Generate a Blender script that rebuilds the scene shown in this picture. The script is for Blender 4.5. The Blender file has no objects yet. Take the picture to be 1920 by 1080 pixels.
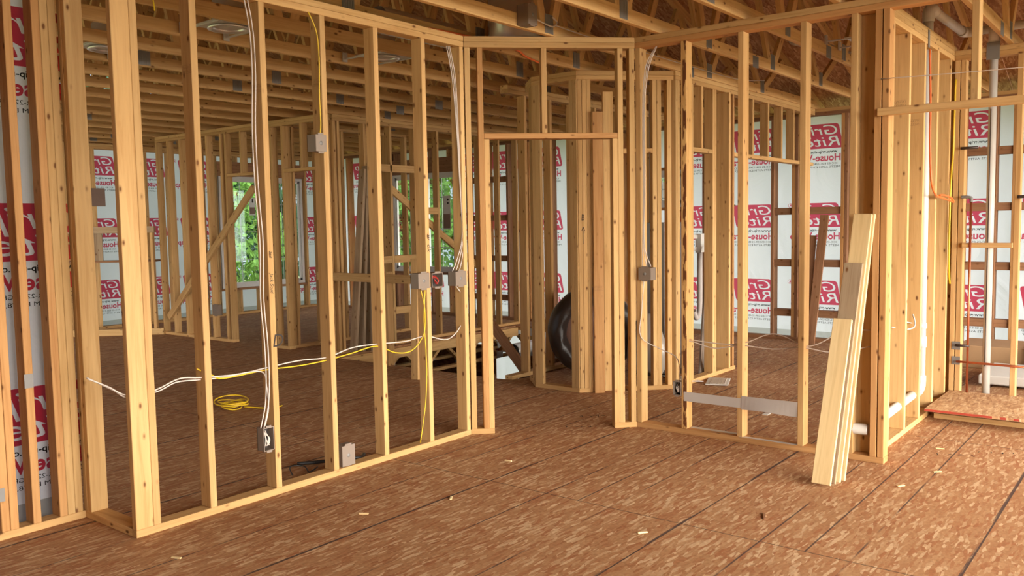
import bpy, bmesh, math, random
from mathutils import Vector, Matrix, Euler
random.seed(7)
C = bpy.context.scene.collection
R = math.radians
PI = math.pi

# ------------------------------------------------------------------ materials
def new_mat(name):
    m = bpy.data.materials.new(name); m.use_nodes = True
    nt = m.node_tree; nt.nodes.clear()
    out = nt.nodes.new('ShaderNodeOutputMaterial')
    return m, nt, out

def N(nt, typ, **kw):
    n = nt.nodes.new(typ)
    for k, v in kw.items():
        if k == 'inputs':
            for kk, vv in v.items(): n.inputs[kk].default_value = vv
        else: setattr(n, k, v)
    return n

def ramp(nt, stops):
    r = nt.nodes.new('ShaderNodeValToRGB')
    e = r.color_ramp.elements
    while len(e) < len(stops): e.new(0.5)
    for i, (p, c) in enumerate(stops):
        e[i].position = p; e[i].color = (c[0], c[1], c[2], 1)
    return r

def simple(name, col, rough=0.6, metal=0.0, trans=0.0, spec=0.5):
    m, nt, out = new_mat(name)
    b = N(nt, 'ShaderNodeBsdfPrincipled')
    b.inputs['Base Color'].default_value = (*col, 1); b.inputs['Roughness'].default_value = rough
    b.inputs['Metallic'].default_value = metal; b.inputs['Transmission Weight'].default_value = trans
    b.inputs['Specular IOR Level'].default_value = spec
    no = N(nt, 'ShaderNodeTexNoise', inputs={'Scale': 9.0, 'Detail': 4.0})
    tc = N(nt, 'ShaderNodeTexCoord'); nt.links.new(tc.outputs['Object'], no.inputs['Vector'])
    mx = N(nt, 'ShaderNodeMix', data_type='RGBA', blend_type='MULTIPLY')
    mx.inputs['Factor'].default_value = 0.25
    mx.inputs['A'].default_value = (*col, 1)
    r = ramp(nt, [(0.3, (0.72, 0.72, 0.72)), (0.7, (1, 1, 1))])
    nt.links.new(no.outputs['Fac'], r.inputs['Fac']); nt.links.new(r.outputs['Color'], mx.inputs['B'])
    nt.links.new(mx.outputs['Result'], b.inputs['Base Color'])
    nt.links.new(b.outputs['BSDF'], out.inputs['Surface'])
    return m

def wood(name, base, dark, knots=True, sat=1.0, bark=False):
    """sawn softwood: grain runs along the board's own long axis (object Z)"""
    m, nt, out = new_mat(name)
    L = nt.links.new
    tc = N(nt, 'ShaderNodeTexCoord'); oi = N(nt, 'ShaderNodeObjectInfo')
    off = N(nt, 'ShaderNodeVectorMath', operation='SCALE'); off.inputs['Scale'].default_value = 37.0
    cmb = N(nt, 'ShaderNodeCombineXYZ')
    L(oi.outputs['Random'], cmb.inputs[0]); L(oi.outputs['Random'], cmb.inputs[1]); L(oi.outputs['Random'], cmb.inputs[2])
    L(cmb.outputs[0], off.inputs[0])
    add = N(nt, 'ShaderNodeVectorMath', operation='ADD'); L(tc.outputs['Object'], add.inputs[0]); L(off.outputs[0], add.inputs[1])
    mp = N(nt, 'ShaderNodeMapping'); mp.inputs['Scale'].default_value = (26, 26, 1.3); L(add.outputs[0], mp.inputs['Vector'])
    n1 = N(nt, 'ShaderNodeTexNoise', inputs={'Scale': 1.6, 'Detail': 6.0, 'Roughness': 0.62, 'Distortion': 0.6}); L(mp.outputs[0], n1.inputs['Vector'])
    r1 = ramp(nt, [(0.28, dark), (0.52, base), (0.8, tuple(min(1, c * 1.12) for c in base))]); L(n1.outputs['Fac'], r1.inputs['Fac'])
    # broad colour drift along the board
    mp2 = N(nt, 'ShaderNodeMapping'); mp2.inputs['Scale'].default_value = (5, 5, 0.7); L(add.outputs[0], mp2.inputs['Vector'])
    n2 = N(nt, 'ShaderNodeTexNoise', inputs={'Scale': 1.0, 'Detail': 2.0}); L(mp2.outputs[0], n2.inputs['Vector'])
    r2 = ramp(nt, [(0.3, (0.86, 0.80, 0.72)), (0.65, (1.0, 1.0, 1.0))]); L(n2.outputs['Fac'], r2.inputs['Fac'])
    mx = N(nt, 'ShaderNodeMix', data_type='RGBA', blend_type='MULTIPLY'); mx.inputs['Factor'].default_value = 1
    L(r1.outputs['Color'], mx.inputs['A']); L(r2.outputs['Color'], mx.inputs['B'])
    # board to board difference
    hsv = N(nt, 'ShaderNodeHueSaturation'); L(mx.outputs['Result'], hsv.inputs['Color'])
    mr = N(nt, 'ShaderNodeMapRange'); mr.inputs['To Min'].default_value = 0.84; mr.inputs['To Max'].default_value = 1.08
    L(oi.outputs['Random'], mr.inputs['Value']); L(mr.outputs[0], hsv.inputs['Value'])
    hsv.inputs['Saturation'].default_value = sat
    col = hsv.outputs['Color']
    if knots:
        mk = N(nt, 'ShaderNodeMapping'); mk.inputs['Scale'].default_value = (15, 15, 7.5); L(add.outputs[0], mk.inputs['Vector'])
        vo = N(nt, 'ShaderNodeTexVoronoi', inputs={'Scale': 1.0, 'Randomness': 1.0}); L(mk.outputs[0], vo.inputs['Vector'])
        rk = ramp(nt, [(0.07, (1, 1, 1)), (0.13, (0.25, 0.25, 0.25)), (0.19, (0, 0, 0))]); L(vo.outputs['Distance'], rk.inputs['Fac'])
        kx = N(nt, 'ShaderNodeMix', data_type='RGBA'); L(rk.outputs['Color'], kx.inputs['Factor']); L(col, kx.inputs['A'])
        kx.inputs['B'].default_value = (0.16, 0.066, 0.022, 1)
        col = kx.outputs['Result']
    if bark:
        mb = N(nt, 'ShaderNodeMapping'); mb.inputs['Scale'].default_value = (28, 28, 9); L(add.outputs[0], mb.inputs['Vector'])
        nb = N(nt, 'ShaderNodeTexNoise', inputs={'Scale': 1.0, 'Detail': 5.0}); L(mb.outputs[0], nb.inputs['Vector'])
        rb = ramp(nt, [(0.44, (0, 0, 0)), (0.50, (1, 1, 1))]); L(nb.outputs['Fac'], rb.inputs['Fac'])
        sx_ = N(nt, 'ShaderNodeSeparateXYZ'); L(tc.outputs['Object'], sx_.inputs[0])
        ly = N(nt, 'ShaderNodeMath', operation='LESS_THAN'); ly.inputs[1].default_value = -0.037; L(sx_.outputs[1], ly.inputs[0])
        lx = N(nt, 'ShaderNodeMath', operation='GREATER_THAN'); lx.inputs[1].default_value = -0.006; L(sx_.outputs[0], lx.inputs[0])
        m1 = N(nt, 'ShaderNodeMath', operation='MULTIPLY'); L(ly.outputs[0], m1.inputs[0]); L(lx.outputs[0], m1.inputs[1])
        m2 = N(nt, 'ShaderNodeMath', operation='MULTIPLY'); L(m1.outputs[0], m2.inputs[0]); L(rb.outputs['Color'], m2.inputs[1])
        bx = N(nt, 'ShaderNodeMix', data_type='RGBA'); L(m2.outputs[0], bx.inputs['Factor']); L(col, bx.inputs['A'])
        bx.inputs['B'].default_value = (0.13, 0.045, 0.015, 1); col = bx.outputs['Result']
    b = N(nt, 'ShaderNodeBsdfPrincipled'); b.inputs['Roughness'].default_value = 0.75; b.inputs['Specular IOR Level'].default_value = 0.2
    L(col, b.inputs['Base Color'])
    bp = N(nt, 'ShaderNodeBump'); bp.inputs['Strength'].default_value = 0.15; bp.inputs['Distance'].default_value = 0.002
    L(n1.outputs['Fac'], bp.inputs['Height']); L(bp.outputs[0], b.inputs['Normal'])
    L(b.outputs['BSDF'], out.inputs['Surface'])
    return m

def osb(name, cols, seams=False, scale=1.0):
    m, nt, out = new_mat(name); L = nt.links.new
    tc = N(nt, 'ShaderNodeTexCoord')
    acc = None
    for i, (ang, sc) in enumerate([(0.15, (13, 62, 17)), (-0.75, (12, 58, 30)), (0.8, (16, 70, 26))]):
        dn = N(nt, 'ShaderNodeTexNoise', inputs={'Scale': 3.0 + i, 'Detail': 2.0}); L(tc.outputs['Object'], dn.inputs['Vector'])
        sv = N(nt, 'ShaderNodeVectorMath', operation='SCALE'); sv.inputs['Scale'].default_value = 0.05; L(dn.outputs['Color'], sv.inputs[0])
        av = N(nt, 'ShaderNodeVectorMath', operation='ADD'); L(tc.outputs['Object'], av.inputs[0]); L(sv.outputs[0], av.inputs[1])
        mp = N(nt, 'ShaderNodeMapping'); mp.inputs['Scale'].default_value = tuple(s * scale for s in sc); mp.inputs['Rotation'].default_value = (0, 0, ang)
        mp.inputs['Location'].default_value = (i * 3.3, i * 1.7, 0)
        L(av.outputs[0], mp.inputs['Vector'])
        vo = N(nt, 'ShaderNodeTexVoronoi', inputs={'Scale': 1.0}); L(mp.outputs[0], vo.inputs['Vector'])
        sp = N(nt, 'ShaderNodeSeparateColor'); L(vo.outputs['Color'], sp.inputs[0])
        rp = ramp(nt, [(0.0, cols[0]), (0.35, cols[1]), (0.72, cols[2]), (1.0, cols[3])]); L(sp.outputs[0], rp.inputs['Fac'])
        if acc is None: acc = rp.outputs['Color']
        else:
            mx = N(nt, 'ShaderNodeMix', data_type='RGBA')
            th = N(nt, 'ShaderNodeMath', operation='GREATER_THAN'); th.inputs[1].default_value = 0.55; L(sp.outputs[1], th.inputs[0])
            L(th.outputs[0], mx.inputs['Factor']); L(acc, mx.inputs['A']); L(rp.outputs['Color'], mx.inputs['B']); acc = mx.outputs['Result']
    fn = N(nt, 'ShaderNodeTexNoise', inputs={'Scale': 60.0, 'Detail': 5.0}); L(tc.outputs['Object'], fn.inputs['Vector'])
    rf = ramp(nt, [(0.3, (0.72, 0.70, 0.68)), (0.65, (1, 1, 1))]); L(fn.outputs['Fac'], rf.inputs['Fac'])
    mf = N(nt, 'ShaderNodeMix', data_type='RGBA', blend_type='MULTIPLY'); mf.inputs['Factor'].default_value = 0.8
    L(acc, mf.inputs['A']); L(rf.outputs['Color'], mf.inputs['B']); acc = mf.outputs['Result']
    bn = N(nt, 'ShaderNodeTexNoise', inputs={'Scale': 0.9, 'Detail': 4.0}); L(tc.outputs['Object'], bn.inputs['Vector'])
    rb = ramp(nt, [(0.35, (0.88, 0.85, 0.82)), (0.62, (1, 1, 1))]); L(bn.outputs['Fac'], rb.inputs['Fac'])
    mb = N(nt, 'ShaderNodeMix', data_type='RGBA', blend_type='MULTIPLY'); mb.inputs['Factor'].default_value = 1
    L(acc, mb.inputs['A']); L(rb.outputs['Color'], mb.inputs['B']); acc = mb.outputs['Result']
    if seams:
        se = N(nt, 'ShaderNodeSeparateXYZ'); L(tc.outputs['Object'], se.inputs[0])
        def lines(src, period, off, w, wob=0.0):
            a = N(nt, 'ShaderNodeMath', operation='ADD'); a.inputs[1].default_value = off; L(src, a.inputs[0])
            mo = N(nt, 'ShaderNodeMath', operation='PINGPONG'); mo.inputs[1].default_value = period / 2; L(a.outputs[0], mo.inputs[0])
            lt = N(nt, 'ShaderNodeMath', operation='LESS_THAN'); lt.inputs[1].default_value = w; L(mo.outputs[0], lt.inputs[0])
            return lt.outputs[0]
        def over(acc, fac, col, amt, gate=None):
            f = N(nt, 'ShaderNodeMath', operation='MULTIPLY'); f.inputs[1].default_value = amt; L(fac, f.inputs[0]); fo = f.outputs[0]
            if gate is not None:
                g = N(nt, 'ShaderNodeMath', operation='MULTIPLY'); L(fo, g.inputs[0]); L(gate, g.inputs[1]); fo = g.outputs[0]
            x = N(nt, 'ShaderNodeMix', data_type='RGBA'); L(fo, x.inputs['Factor']); L(acc, x.inputs['A']); x.inputs['B'].default_value = (*col, 1)
            return x.outputs['Result']
        gn = N(nt, 'ShaderNodeTexNoise', inputs={'Scale': 1.7, 'Detail': 3.0}); L(tc.outputs['Object'], gn.inputs['Vector'])
        gr = ramp(nt, [(0.42, (0, 0, 0)), (0.52, (1, 1, 1))]); L(gn.outputs['Fac'], gr.inputs['Fac'])
        acc = over(acc, lines(se.outputs[1], 0.4064, -1.51, 0.0042), (0.055, 0.035, 0.035), 0.85, gr.outputs['Color'])
        gt = N(nt, 'ShaderNodeMath', operation='GREATER_THAN'); gt.inputs[1].default_value = 3.72; L(se.outputs[0], gt.inputs[0])
        acc = over(acc, lines(se.outputs[1], 1.2192, -1.30, 0.0042), (0.055, 0.035, 0.035), 0.85, gt.outputs[0])
        acc = over(acc, lines(se.outputs[1], 1.2192, -0.69, 0.0040), (0.045, 0.03, 0.03), 0.9)
        acc = over(acc, lines(se.outputs[0], 2.4384, -3.72, 0.0036), (0.05, 0.035, 0.03), 0.75)
    b = N(nt, 'ShaderNodeBsdfPrincipled'); b.inputs['Roughness'].default_value = 0.7; b.inputs['Specular IOR Level'].default_value = 0.25
    L(acc, b.inputs['Base Color']); L(b.outputs['BSDF'], out.inputs['Surface'])
    return m

M = {}
M['pine'] = wood('pine', (0.62, 0.385, 0.165), (0.50, 0.28, 0.105))
M['spruce'] = wood('spruce', (0.64, 0.41, 0.18), (0.52, 0.31, 0.12))
M['redpine'] = wood('redpine', (0.54, 0.29, 0.115), (0.42, 0.20, 0.07))
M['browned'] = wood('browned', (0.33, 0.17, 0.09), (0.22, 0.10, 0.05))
M['barky'] = wood('barky', (0.62, 0.375, 0.145), (0.50, 0.27, 0.09), bark=True)
M['pale'] = wood('pale', (0.74, 0.56, 0.30), (0.62, 0.44, 0.22), knots=False)
M['paleline'] = wood('paleline', (0.80, 0.64, 0.36), (0.66, 0.48, 0.24), knots=False)
M['weathered'] = wood('weathered', (0.42, 0.31, 0.20), (0.30, 0.20, 0.12))
M['osb_floor'] = osb('osb_floor', [(0.36, 0.145, 0.062), (0.41, 0.205, 0.094), (0.46, 0.25, 0.120), (0.64, 0.43, 0.25)], seams=True)
M['osb_deck'] = osb('osb_deck', [(0.30, 0.125, 0.05), (0.40, 0.19, 0.08), (0.47, 0.245, 0.11), (0.62, 0.38, 0.19)], scale=0.8)
M['osb_pan'] = osb('osb_pan', [(0.40, 0.20, 0.09), (0.56, 0.32, 0.16), (0.64, 0.40, 0.21), (0.76, 0.54, 0.32)])
M['osb_edge'] = simple('osb_edge', (0.38, 0.05, 0.025), 0.8)
M['galv'] = simple('galv', (0.56, 0.52, 0.48), 0.4, 0.25)
M['gusset'] = simple('gusset', (0.24, 0.225, 0.21), 0.6, 0.35)
M['duct'] = simple('duct', (0.72, 0.70, 0.68), 0.33, 0.75)
M['ductgrey'] = simple('ductgrey', (0.30, 0.27, 0.25), 0.35, 0.8)
M['boxmetal'] = simple('boxmetal', (0.27, 0.21, 0.165), 0.55, 0.3)
M['boxdark'] = simple('boxdark', (0.04, 0.03, 0.03), 0.6)
M['pvc'] = simple('pvc', (0.62, 0.585, 0.53), 0.35)
M['pvcgrey'] = simple('pvcgrey', (0.50, 0.45, 0.42), 0.5)
M['romex'] = simple('romex', (0.62, 0.53, 0.46), 0.5)
M['yellow'] = simple('yellow', (0.72, 0.47, 0.02), 0.45)
M['orange'] = simple('orange', (0.80, 0.16, 0.03), 0.45)
M['black'] = simple('black', (0.02, 0.02, 0.02), 0.4)
M['copper'] = simple('copper', (0.62, 0.20, 0.10), 0.35, 0.9)
M['iron'] = simple('iron', (0.07, 0.05, 0.045), 0.5, 0.5)
M['plastic_black'] = simple('plastic_black', (0.030, 0.020, 0.016), 0.38, spec=0.4)
M['plastic_brown'] = simple('plastic_brown', (0.20, 0.11, 0.085), 0.45)
M['plastic_clear'] = simple('plastic_clear', (0.34, 0.31, 0.28), 0.2)
M['white'] = simple('white', (0.66, 0.64, 0.60), 0.5)
M['winwhite'] = simple('winwhite', (0.62, 0.60, 0.58), 0.4)
M['card'] = simple('card', (0.40, 0.24, 0.12), 0.8)
M['carddark'] = simple('carddark', (0.16, 0.08, 0.04), 0.8)
M['ink'] = simple('ink', (0.03, 0.02, 0.015), 0.8)
M['brownpaper'] = simple('brownpaper', (0.22, 0.14, 0.11), 0.8)
M['earth'] = simple('earth', (0.20, 0.22, 0.10), 0.9)
M['concrete'] = simple('concrete', (0.25, 0.22, 0.19), 0.9)
M['trunkmat'] = simple('trunkmat', (0.10, 0.07, 0.045), 0.9)
M['redwire'] = simple('redwire', (0.45, 0.04, 0.03), 0.4)

def wrap_mat():
    m, nt, out = new_mat('house_wrap'); L = nt.links.new
    tc = N(nt, 'ShaderNodeTexCoord')
    n = N(nt, 'ShaderNodeTexNoise', inputs={'Scale': 2.2, 'Detail': 5.0, 'Distortion': 1.2}); L(tc.outputs['Object'], n.inputs['Vector'])
    bp = N(nt, 'ShaderNodeBump'); bp.inputs['Strength'].default_value = 0.5; bp.inputs['Distance'].default_value = 0.03; L(n.outputs['Fac'], bp.inputs['Height'])
    d = N(nt, 'ShaderNodeBsdfDiffuse'); d.inputs['Color'].default_value = (0.56, 0.585, 0.65, 1)
    t = N(nt, 'ShaderNodeBsdfTranslucent'); t.inputs['Color'].default_value = (0.68, 0.70, 0.79, 1)
    L(bp.outputs[0], d.inputs['Normal']); L(bp.outputs[0], t.inputs['Normal'])
    mx = N(nt, 'ShaderNodeMixShader'); mx.inputs[0].default_value = 0.62
    L(d.outputs[0], mx.inputs[1]); L(t.outputs[0], mx.inputs[2]); L(mx.outputs[0], out.inputs['Surface'])
    return m
M['wrap'] = wrap_mat()
def filt(name, col):
    """printing ink on the sheet: it stains the light that comes through"""
    m, nt, out = new_mat(name)
    t = N(nt, 'ShaderNodeBsdfTransparent'); t.inputs['Color'].default_value = (*col, 1)
    nt.links.new(t.outputs[0], out.inputs['Surface']); return m
M['printred'] = filt('printred', (0.74, 0.105, 0.165))
M['printblack'] = filt('printblack', (0.03, 0.03, 0.035))
def glass_mat():
    m, nt, out = new_mat('pane_glass'); L = nt.links.new
    g = N(nt, 'ShaderNodeBsdfGlossy'); g.inputs['Roughness'].default_value = 0.02
    t = N(nt, 'ShaderNodeBsdfTransparent'); t.inputs['Color'].default_value = (0.90, 0.95, 0.94, 1)
    mx = N(nt, 'ShaderNodeMixShader'); mx.inputs[0].default_value = 0.06
    L(t.outputs[0], mx.inputs[1]); L(g.outputs[0], mx.inputs[2]); L(mx.outputs[0], out.inputs['Surface'])
    return m
M['glass'] = glass_mat()
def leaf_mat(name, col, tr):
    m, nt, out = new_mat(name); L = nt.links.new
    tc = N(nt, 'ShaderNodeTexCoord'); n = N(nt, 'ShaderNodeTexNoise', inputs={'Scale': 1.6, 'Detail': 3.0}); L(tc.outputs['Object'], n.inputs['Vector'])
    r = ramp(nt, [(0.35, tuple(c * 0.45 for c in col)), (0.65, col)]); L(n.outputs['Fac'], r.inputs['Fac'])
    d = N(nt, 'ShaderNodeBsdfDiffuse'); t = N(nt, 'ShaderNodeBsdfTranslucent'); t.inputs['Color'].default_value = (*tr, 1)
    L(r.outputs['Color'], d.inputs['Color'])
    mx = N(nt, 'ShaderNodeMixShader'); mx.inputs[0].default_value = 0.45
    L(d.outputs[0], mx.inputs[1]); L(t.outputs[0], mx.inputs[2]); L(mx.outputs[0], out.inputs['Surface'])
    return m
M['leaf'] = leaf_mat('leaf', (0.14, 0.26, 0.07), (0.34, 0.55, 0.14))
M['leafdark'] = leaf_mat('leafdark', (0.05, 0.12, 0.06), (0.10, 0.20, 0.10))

# ------------------------------------------------------------------ building helpers
def link(o, parent=None):
    C.objects.link(o)
    if parent is not None: o.parent = parent
    return o

def thing(name, label, cat, loc=(0, 0, 0), rotz=0.0, group=None, kind=None):
    o = bpy.data.objects.new(name, None); C.objects.link(o)
    o.empty_display_size = 0.1
    o.location = loc; o.rotation_euler = (0, 0, rotz)
    if label: o['label'] = label
    if cat: o['category'] = cat
    if group: o['group'] = group
    if kind: o['kind'] = kind
    return o

def tag(o, label=None, cat=None, group=None, kind=None):
    if label: o['label'] = label
    if cat: o['category'] = cat
    if group: o['group'] = group
    if kind: o['kind'] = kind
    return o

def mesh_obj(name, bm, mats, parent=None, smooth=False):
    me = bpy.data.meshes.new(name); bm.to_mesh(me); bm.free()
    for m in (mats if isinstance(mats, (list, tuple)) else [mats]): me.materials.append(M[m] if isinstance(m, str) else m)
    if smooth:
        for p in me.polygons: p.use_smooth = True
    return link(bpy.data.objects.new(name, me), parent)

def add_box(bm, x0, x1, y0, y1, z0, z1, mi=0, bev=0.0):
    r = bmesh.ops.create_cube(bm, size=1.0)
    vs = r['verts']
    for v in vs:
        v.co.x = x0 if v.co.x < 0 else x1; v.co.y = y0 if v.co.y < 0 else y1; v.co.z = z0 if v.co.z < 0 else z1
    fs = {f for v in vs for f in v.link_faces}
    for f in fs: f.material_index = mi
    if bev:
        es = list({e for v in vs for e in v.link_edges})
        bmesh.ops.bevel(bm, geom=es, offset=bev, segments=1, affect='EDGES', profile=0.5)
    return bm

_cache = {}
def board_mesh(dx, dy, dz, mat, bev=0.0025):
    key = (round(dx, 4), round(dy, 4), round(dz, 4), mat)
    if key in _cache: return _cache[key]
    bm = bmesh.new(); add_box(bm, -dx / 2, dx / 2, -dy / 2, dy / 2, -dz / 2, dz / 2, 0, bev)
    me = bpy.data.meshes.new('board'); bm.to_mesh(me); bm.free(); me.materials.append(M[mat]); _cache[key] = me
    return me

def B(parent, name, u0, u1, v0, v1, z0, z1, axis='z', mat=None):
    """one sawn board filling the given block; its grain runs along axis"""
    du, dv, dz = u1 - u0, v1 - v0, z1 - z0
    mat = mat or random.choice(['pine', 'pine', 'spruce', 'pine', 'redpine'])
    if axis == 'z': me = board_mesh(du, dv, dz, mat); rot = (0, 0, 0)
    elif axis == 'u': me = board_mesh(dz, dv, du, mat); rot = (0, PI / 2, 0)
    else: me = board_mesh(du, dz, dv, mat); rot = (-PI / 2, 0, 0)
    o = bpy.data.objects.new(name, me)
    o.location = ((u0 + u1) / 2, (v0 + v1) / 2, (z0 + z1) / 2); o.rotation_euler = rot
    return link(o, parent)

def beam(parent, name, p0, p1, w, t, side=(0, 1, 0), mat='pine'):
    """a board between two points; its w face lies across `side`"""
    p0, p1 = Vector(p0), Vector(p1); d = p1 - p0; L = d.length; z = d.normalized()
    s = Vector(side); y = (s - z * s.dot(z)).normalized(); x = y.cross(z)
    o = bpy.data.objects.new(name, board_mesh(w, t, round(L, 3), mat))
    o.matrix_world = Matrix.Translation((p0 + p1) / 2) @ Matrix((x, y, z)).transposed().to_4x4()
    return link(o, parent)

def tube_bm(pts, r, seg=8, closed=False, bm=None, smoothit=True, mi=0):
    bm = bm or bmesh.new()
    P = [Vector(p) for p in pts]
    if smoothit and len(P) > 2:
        Q = []
        n = len(P)
        for i in range(n - 1):
            a, b, c, d = P[max(i - 1, 0)], P[i], P[i + 1], P[min(i + 2, n - 1)]
            for k in range(5):
                t = k / 5
                Q.append(0.5 * ((2 * b) + (-a + c) * t + (2 * a - 5 * b + 4 * c - d) * t * t + (-a + 3 * b - 3 * c + d) * t ** 3))
        Q.append(P[-1]); P = Q
    rings = []; prev = None
    for i, p in enumerate(P):
        t = (P[min(i + 1, len(P) - 1)] - P[max(i - 1, 0)])
        if t.length < 1e-7: t = Vector((0, 0, 1))
        t.normalize()
        ref = prev if prev is not None else (Vector((0, 0, 1)) if abs(t.z) < 0.9 else Vector((1, 0, 0)))
        x = (ref - t * ref.dot(t))
        if x.length < 1e-5: x = t.orthogonal()
        x.normalize(); y = t.cross(x); prev = x
        rings.append([bm.verts.new(p + (x * math.cos(2 * PI * k / seg) + y * math.sin(2 * PI * k / seg)) * r) for k in range(seg)])
    for a, b in zip(rings, rings[1:]):
        for k in range(seg):
            f = bm.faces.new((a[k], a[(k + 1) % seg], b[(k + 1) % seg], b[k])); f.material_index = mi; f.smooth = True
    for rg, fl in ((rings[0], True), (rings[-1], False)):
        f = bm.faces.new(rg[::-1] if fl else rg); f.material_index = mi
    return bm

def tube(name, pts, r, mat, parent=None, seg=8, smoothit=True):
    return mesh_obj(name, tube_bm(pts, r, seg, smoothit=smoothit), mat, parent)

def lathe_bm(prof, seg=32, bm=None, axis='z', center=(0, 0, 0), mi=0):
    bm = bm or bmesh.new(); c = Vector(center); rings = []
    for r_, h in prof:
        ring = []
        for k in range(seg):
            a = 2 * PI * k / seg
            if axis == 'z': p = Vector((r_ * math.cos(a), r_ * math.sin(a), h))
            elif axis == 'x': p = Vector((h, r_ * math.cos(a), r_ * math.sin(a)))
            else: p = Vector((r_ * math.cos(a), h, r_ * math.sin(a)))
            ring.append(bm.verts.new(c + p))
        rings.append(ring)
    for a, b in zip(rings, rings[1:]):
        for k in range(seg):
            f = bm.faces.new((a[k], a[(k + 1) % seg], b[(k + 1) % seg], b[k])); f.smooth = True; f.material_index = mi
    return bm

# ------------------------------------------------------------------ framed walls
ZS0, ZS1, ZT = 0.038, 2.693, 2.769
def frame(label, x, y, rot, length, depth=0.089, name='stud_wall', bottom=True, gaps=(), top=True, plate_len=None, start=0.0, tmat='pine'):
    w = thing(name, label, 'framed wall', (x, y, 0), R(rot))
    if bottom:
        u = 0.0
        for g0, g1 in list(gaps) + [(length, length)]:
            if g0 - u > 0.02: B(w, 'bottom_plate', u, g0, 0, depth, 0, ZS0, 'u', tmat)
            u = g1
    if top:
        pl = plate_len or length
        B(w, 'top_plate', start, pl, 0, depth, ZS1, ZS1 + 0.0375, 'u', tmat)
        B(w, 'top_plate', start, pl, 0, depth, ZS1 + 0.0385, ZT, 'u', 'spruce')
    w['_depth'] = depth
    return w
def studs(w, us, z0=ZS0, z1=ZS1, name='stud', mat=None, t=0.038, depth=None, v0=0.0):
    d = depth or w['_depth']
    return [B(w, name, u, u + t, v0, v0 + d, z0, z1, 'z', mat) for u in us]

# wall A : long wall on the left of the room (faces -Y)
wa = frame('long pine stud wall on the left, open between its studs, running back to the doorway', 2.02, 3.935, 0, 2.462)
B(wa, 'stud', 0.0, 0.089, 0.0, 0.038, ZS0, ZS1, 'z', 'pine')
studs(wa, [0.090], mat='pine')
studs(wa, [0.402, 0.811, 1.222, 1.632, 2.045], mat='pine')
studs(wa, [2.418], mat='spruce')
# return
wr = frame('short return stud wall at the near left corner beside the white house wrap', 2.02, 4.486, -90, 0.51, name='return_wall')
# here u runs toward the camera
B(wr, 'stud', 0.02, 0.058, 0, 0.089, ZS0, ZS1, 'z', 'spruce')
B(wr, 'stud', 0.060, 0.098, 0, 0.089, ZS0, ZS1, 'z', 'spruce')
# wall C : angled wall with the doorway
S2 = math.sqrt(0.5)
wc = frame('angled stud wall at the inner corner holding the open doorway', 4.482, 3.935, -45, 1.20, gaps=[(0.166, 1.036)], name='doorway_wall')
Lc = 1.193
studs(wc, [0.003], mat='spruce')
studs(wc, [0.090], mat='redpine')
B(wc, 'trimmer', 0.128, 0.166, 0, 0.089, ZS0, 2.070, 'z', 'pine')
B(wc, 'trimmer', 1.036, 1.074, 0, 0.089, ZS0, 2.070, 'z', 'spruce')
studs(wc, [1.075], mat='spruce')
studs(wc, [1.158], mat='spruce')
B(wc, 'header', 0.129, 1.073, 0, 0.089, 2.072, 2.110, 'u', 'redpine')
B(wc, 'cripple_stud', 0.535, 0.573, 0, 0.089, 2.110, ZS1, 'z', 'pine')
# wall B : facing -X, right of the doorway
wb = frame('stud wall right of the doorway with a sheet metal strip across its lower bay', 5.335, 3.091, -90, 1.697, plate_len=5.2, tmat='redpine')
studs(wb, [0.004], mat='spruce')
B(wb, 'stud', 0.357, 0.395, 0, 0.089, ZS0, ZS1, 'z', 'barky')
studs(wb, [0.765, 1.172], mat='pine')
studs(wb, [1.476], mat='pine')
studs(wb, [1.6135, 1.6575], mat='redpine')
B(wb, 'cripple_stud', 2.120, 2.158, 0, 0.089, 2.12, ZS1, 'z', 'pine')
ms = add_box(bmesh.new(), 0.375, 0.798, -0.0020, -0.0005, 0.235, 0.30)
mesh_obj('nail_plate', ms, 'galv', wb)
bm = bmesh.new()
n = 12
for i in range(n):
    u0, u1 = 0.797 + 0.385 * i / n, 0.797 + 0.385 * (i + 1) / n
    f0, f1 = 0.010 * math.sin(PI * i / n * 1.6), 0.010 * math.sin(PI * (i + 1) / n * 1.6)
    q = [bm.verts.new((u0, -0.004 - f0, 0.225 + f0 * 0.6)), bm.verts.new((u1, -0.004 - f1, 0.225 + f1 * 0.6)), bm.verts.new((u1, -0.004 - f1 * 0.5, 0.318)), bm.verts.new((u0, -0.004 - f0 * 0.5, 0.318))]
    bm.faces.new(q)
mesh_obj('nail_plate', bm, 'galv', wb)
mesh_obj('metal_strap', add_box(bmesh.new(), 0.78, 1.17, -0.001, 0.030, 0.0385, 0.0400), 'galv', wb)
mesh_obj('metal_strap', add_box(bmesh.new(), 0.40, 0.76, 0.050, 0.089, 0.0385, 0.0400), 'galv', wb)

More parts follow.
